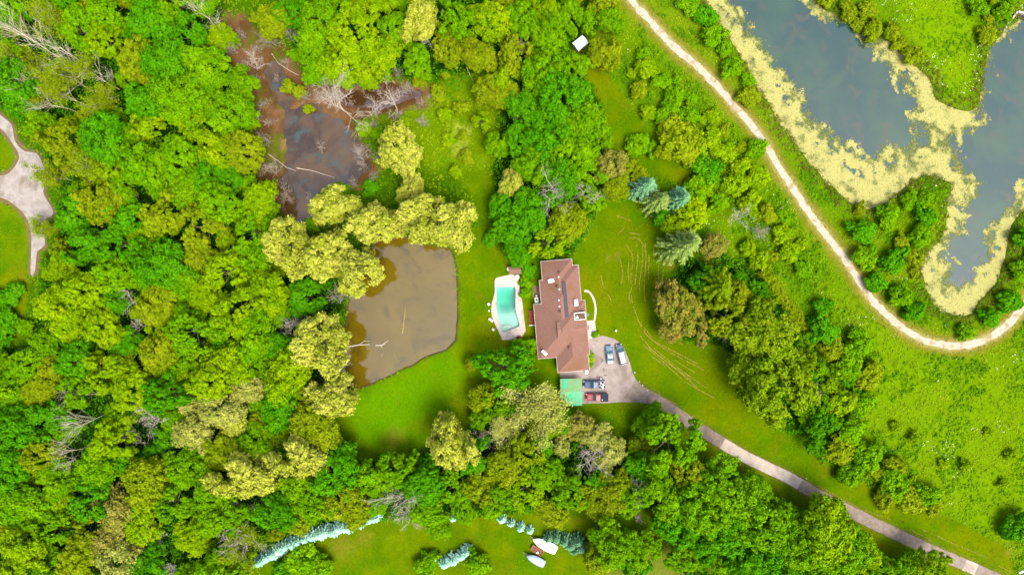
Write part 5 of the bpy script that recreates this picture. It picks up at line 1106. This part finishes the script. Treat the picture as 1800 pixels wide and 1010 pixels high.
PP = np.concatenate(PP); V = leaves(rng, PP, unit(np.array([0, 0, 1.])+rng.normal(size=PP.shape)*.3), np.full(len(PP), .16), np.full(len(PP), .02))
tag(link('hay_lines', quadmesh('hay_lines', V), straw_m), 'thin straw coloured lines of dry cut grass on the lawn', 'hay', kind='stuff')

# ------------------------------------------------------------------ logs in the water and on the mud
def log(name, label, pts, r, z, mat, fork=None):
    P = [WV(*p, 0)+Vector((0, 0, z+.05*math.sin(i*2.1))) for i, p in enumerate(pts)]; rr = np.linspace(r, r*.45, len(P)); mb = MB().tube(P, rr, 7)
    for f in fork or []: mb.tube([WV(*p, 0)+Vector((0, 0, z+.1)) for p in f], np.linspace(r*.5, r*.2, len(f)), 5)
    tag(link(name, mb.mesh(name), mat), label, 'log', 'logs lying in the water and mud')
moss = surf('mossy_log', A(150, 140, 78), A(186, 172, 110), 2)
log('floating_log', 'long mossy log floating upright in the middle of the pond', [(707,586),(709,570),(711,553),(712,540)], .17, -.26, moss)
log('floating_log', 'pale forked log near the southwest pond bank', [(660,607),(672,606),(682,598)], .14, -.24, dead_bark, [[(668,606),(674,614)]])
log('floating_log', 'pale log sticking out of the west pond bank', [(612,609),(630,606),(650,605)], .18, -.15, dead_bark, [[(632,605),(640,599),(650,599)]])
log('floating_log', 'thin branch floating in the south of the pond', [(691,616),(694,622),(696,630)], .06, -.27, moss, [[(693,619),(699,626)]])
log('floating_log', 'short stick floating near the southwest pond bank', [(672,622),(669,628)], .06, -.27, moss)
log('fallen_log', 'long thin branch across the swamp pool', [(520,295),(545,299),(565,305),(588,312)], .1, -.15, dead_bark)
log('fallen_log', 'brown log at the west shore of the swamp pool', [(470,270),(488,282),(503,294),(520,300)], .16, -.05, twig_m)
log('fallen_log', 'bleached log lying across the brook bank', [(672,122),(684,134),(694,147)], .14, .1, dead_bark)
log('fallen_log', 'curved bare branch over the brown swamp mud', [(478,95),(490,112),(510,125),(530,135)], .1, .1, dead_bark)
log('fallen_log', 'pale fallen branch in the wet clearing', [(820,118),(826,132),(833,146)], .1, .15, pale_bark)
log('fallen_log', 'bleached upright snag in the north wood clearing', [(780,40),(785,52),(790,60)], .12, .4, pale_bark)
log('fallen_log', 'white forked branch at the narrow lawn edge', [(1097,287),(1103,279),(1108,272)], .1, .3, pale_bark, [[(1102,280),(1100,276)]])
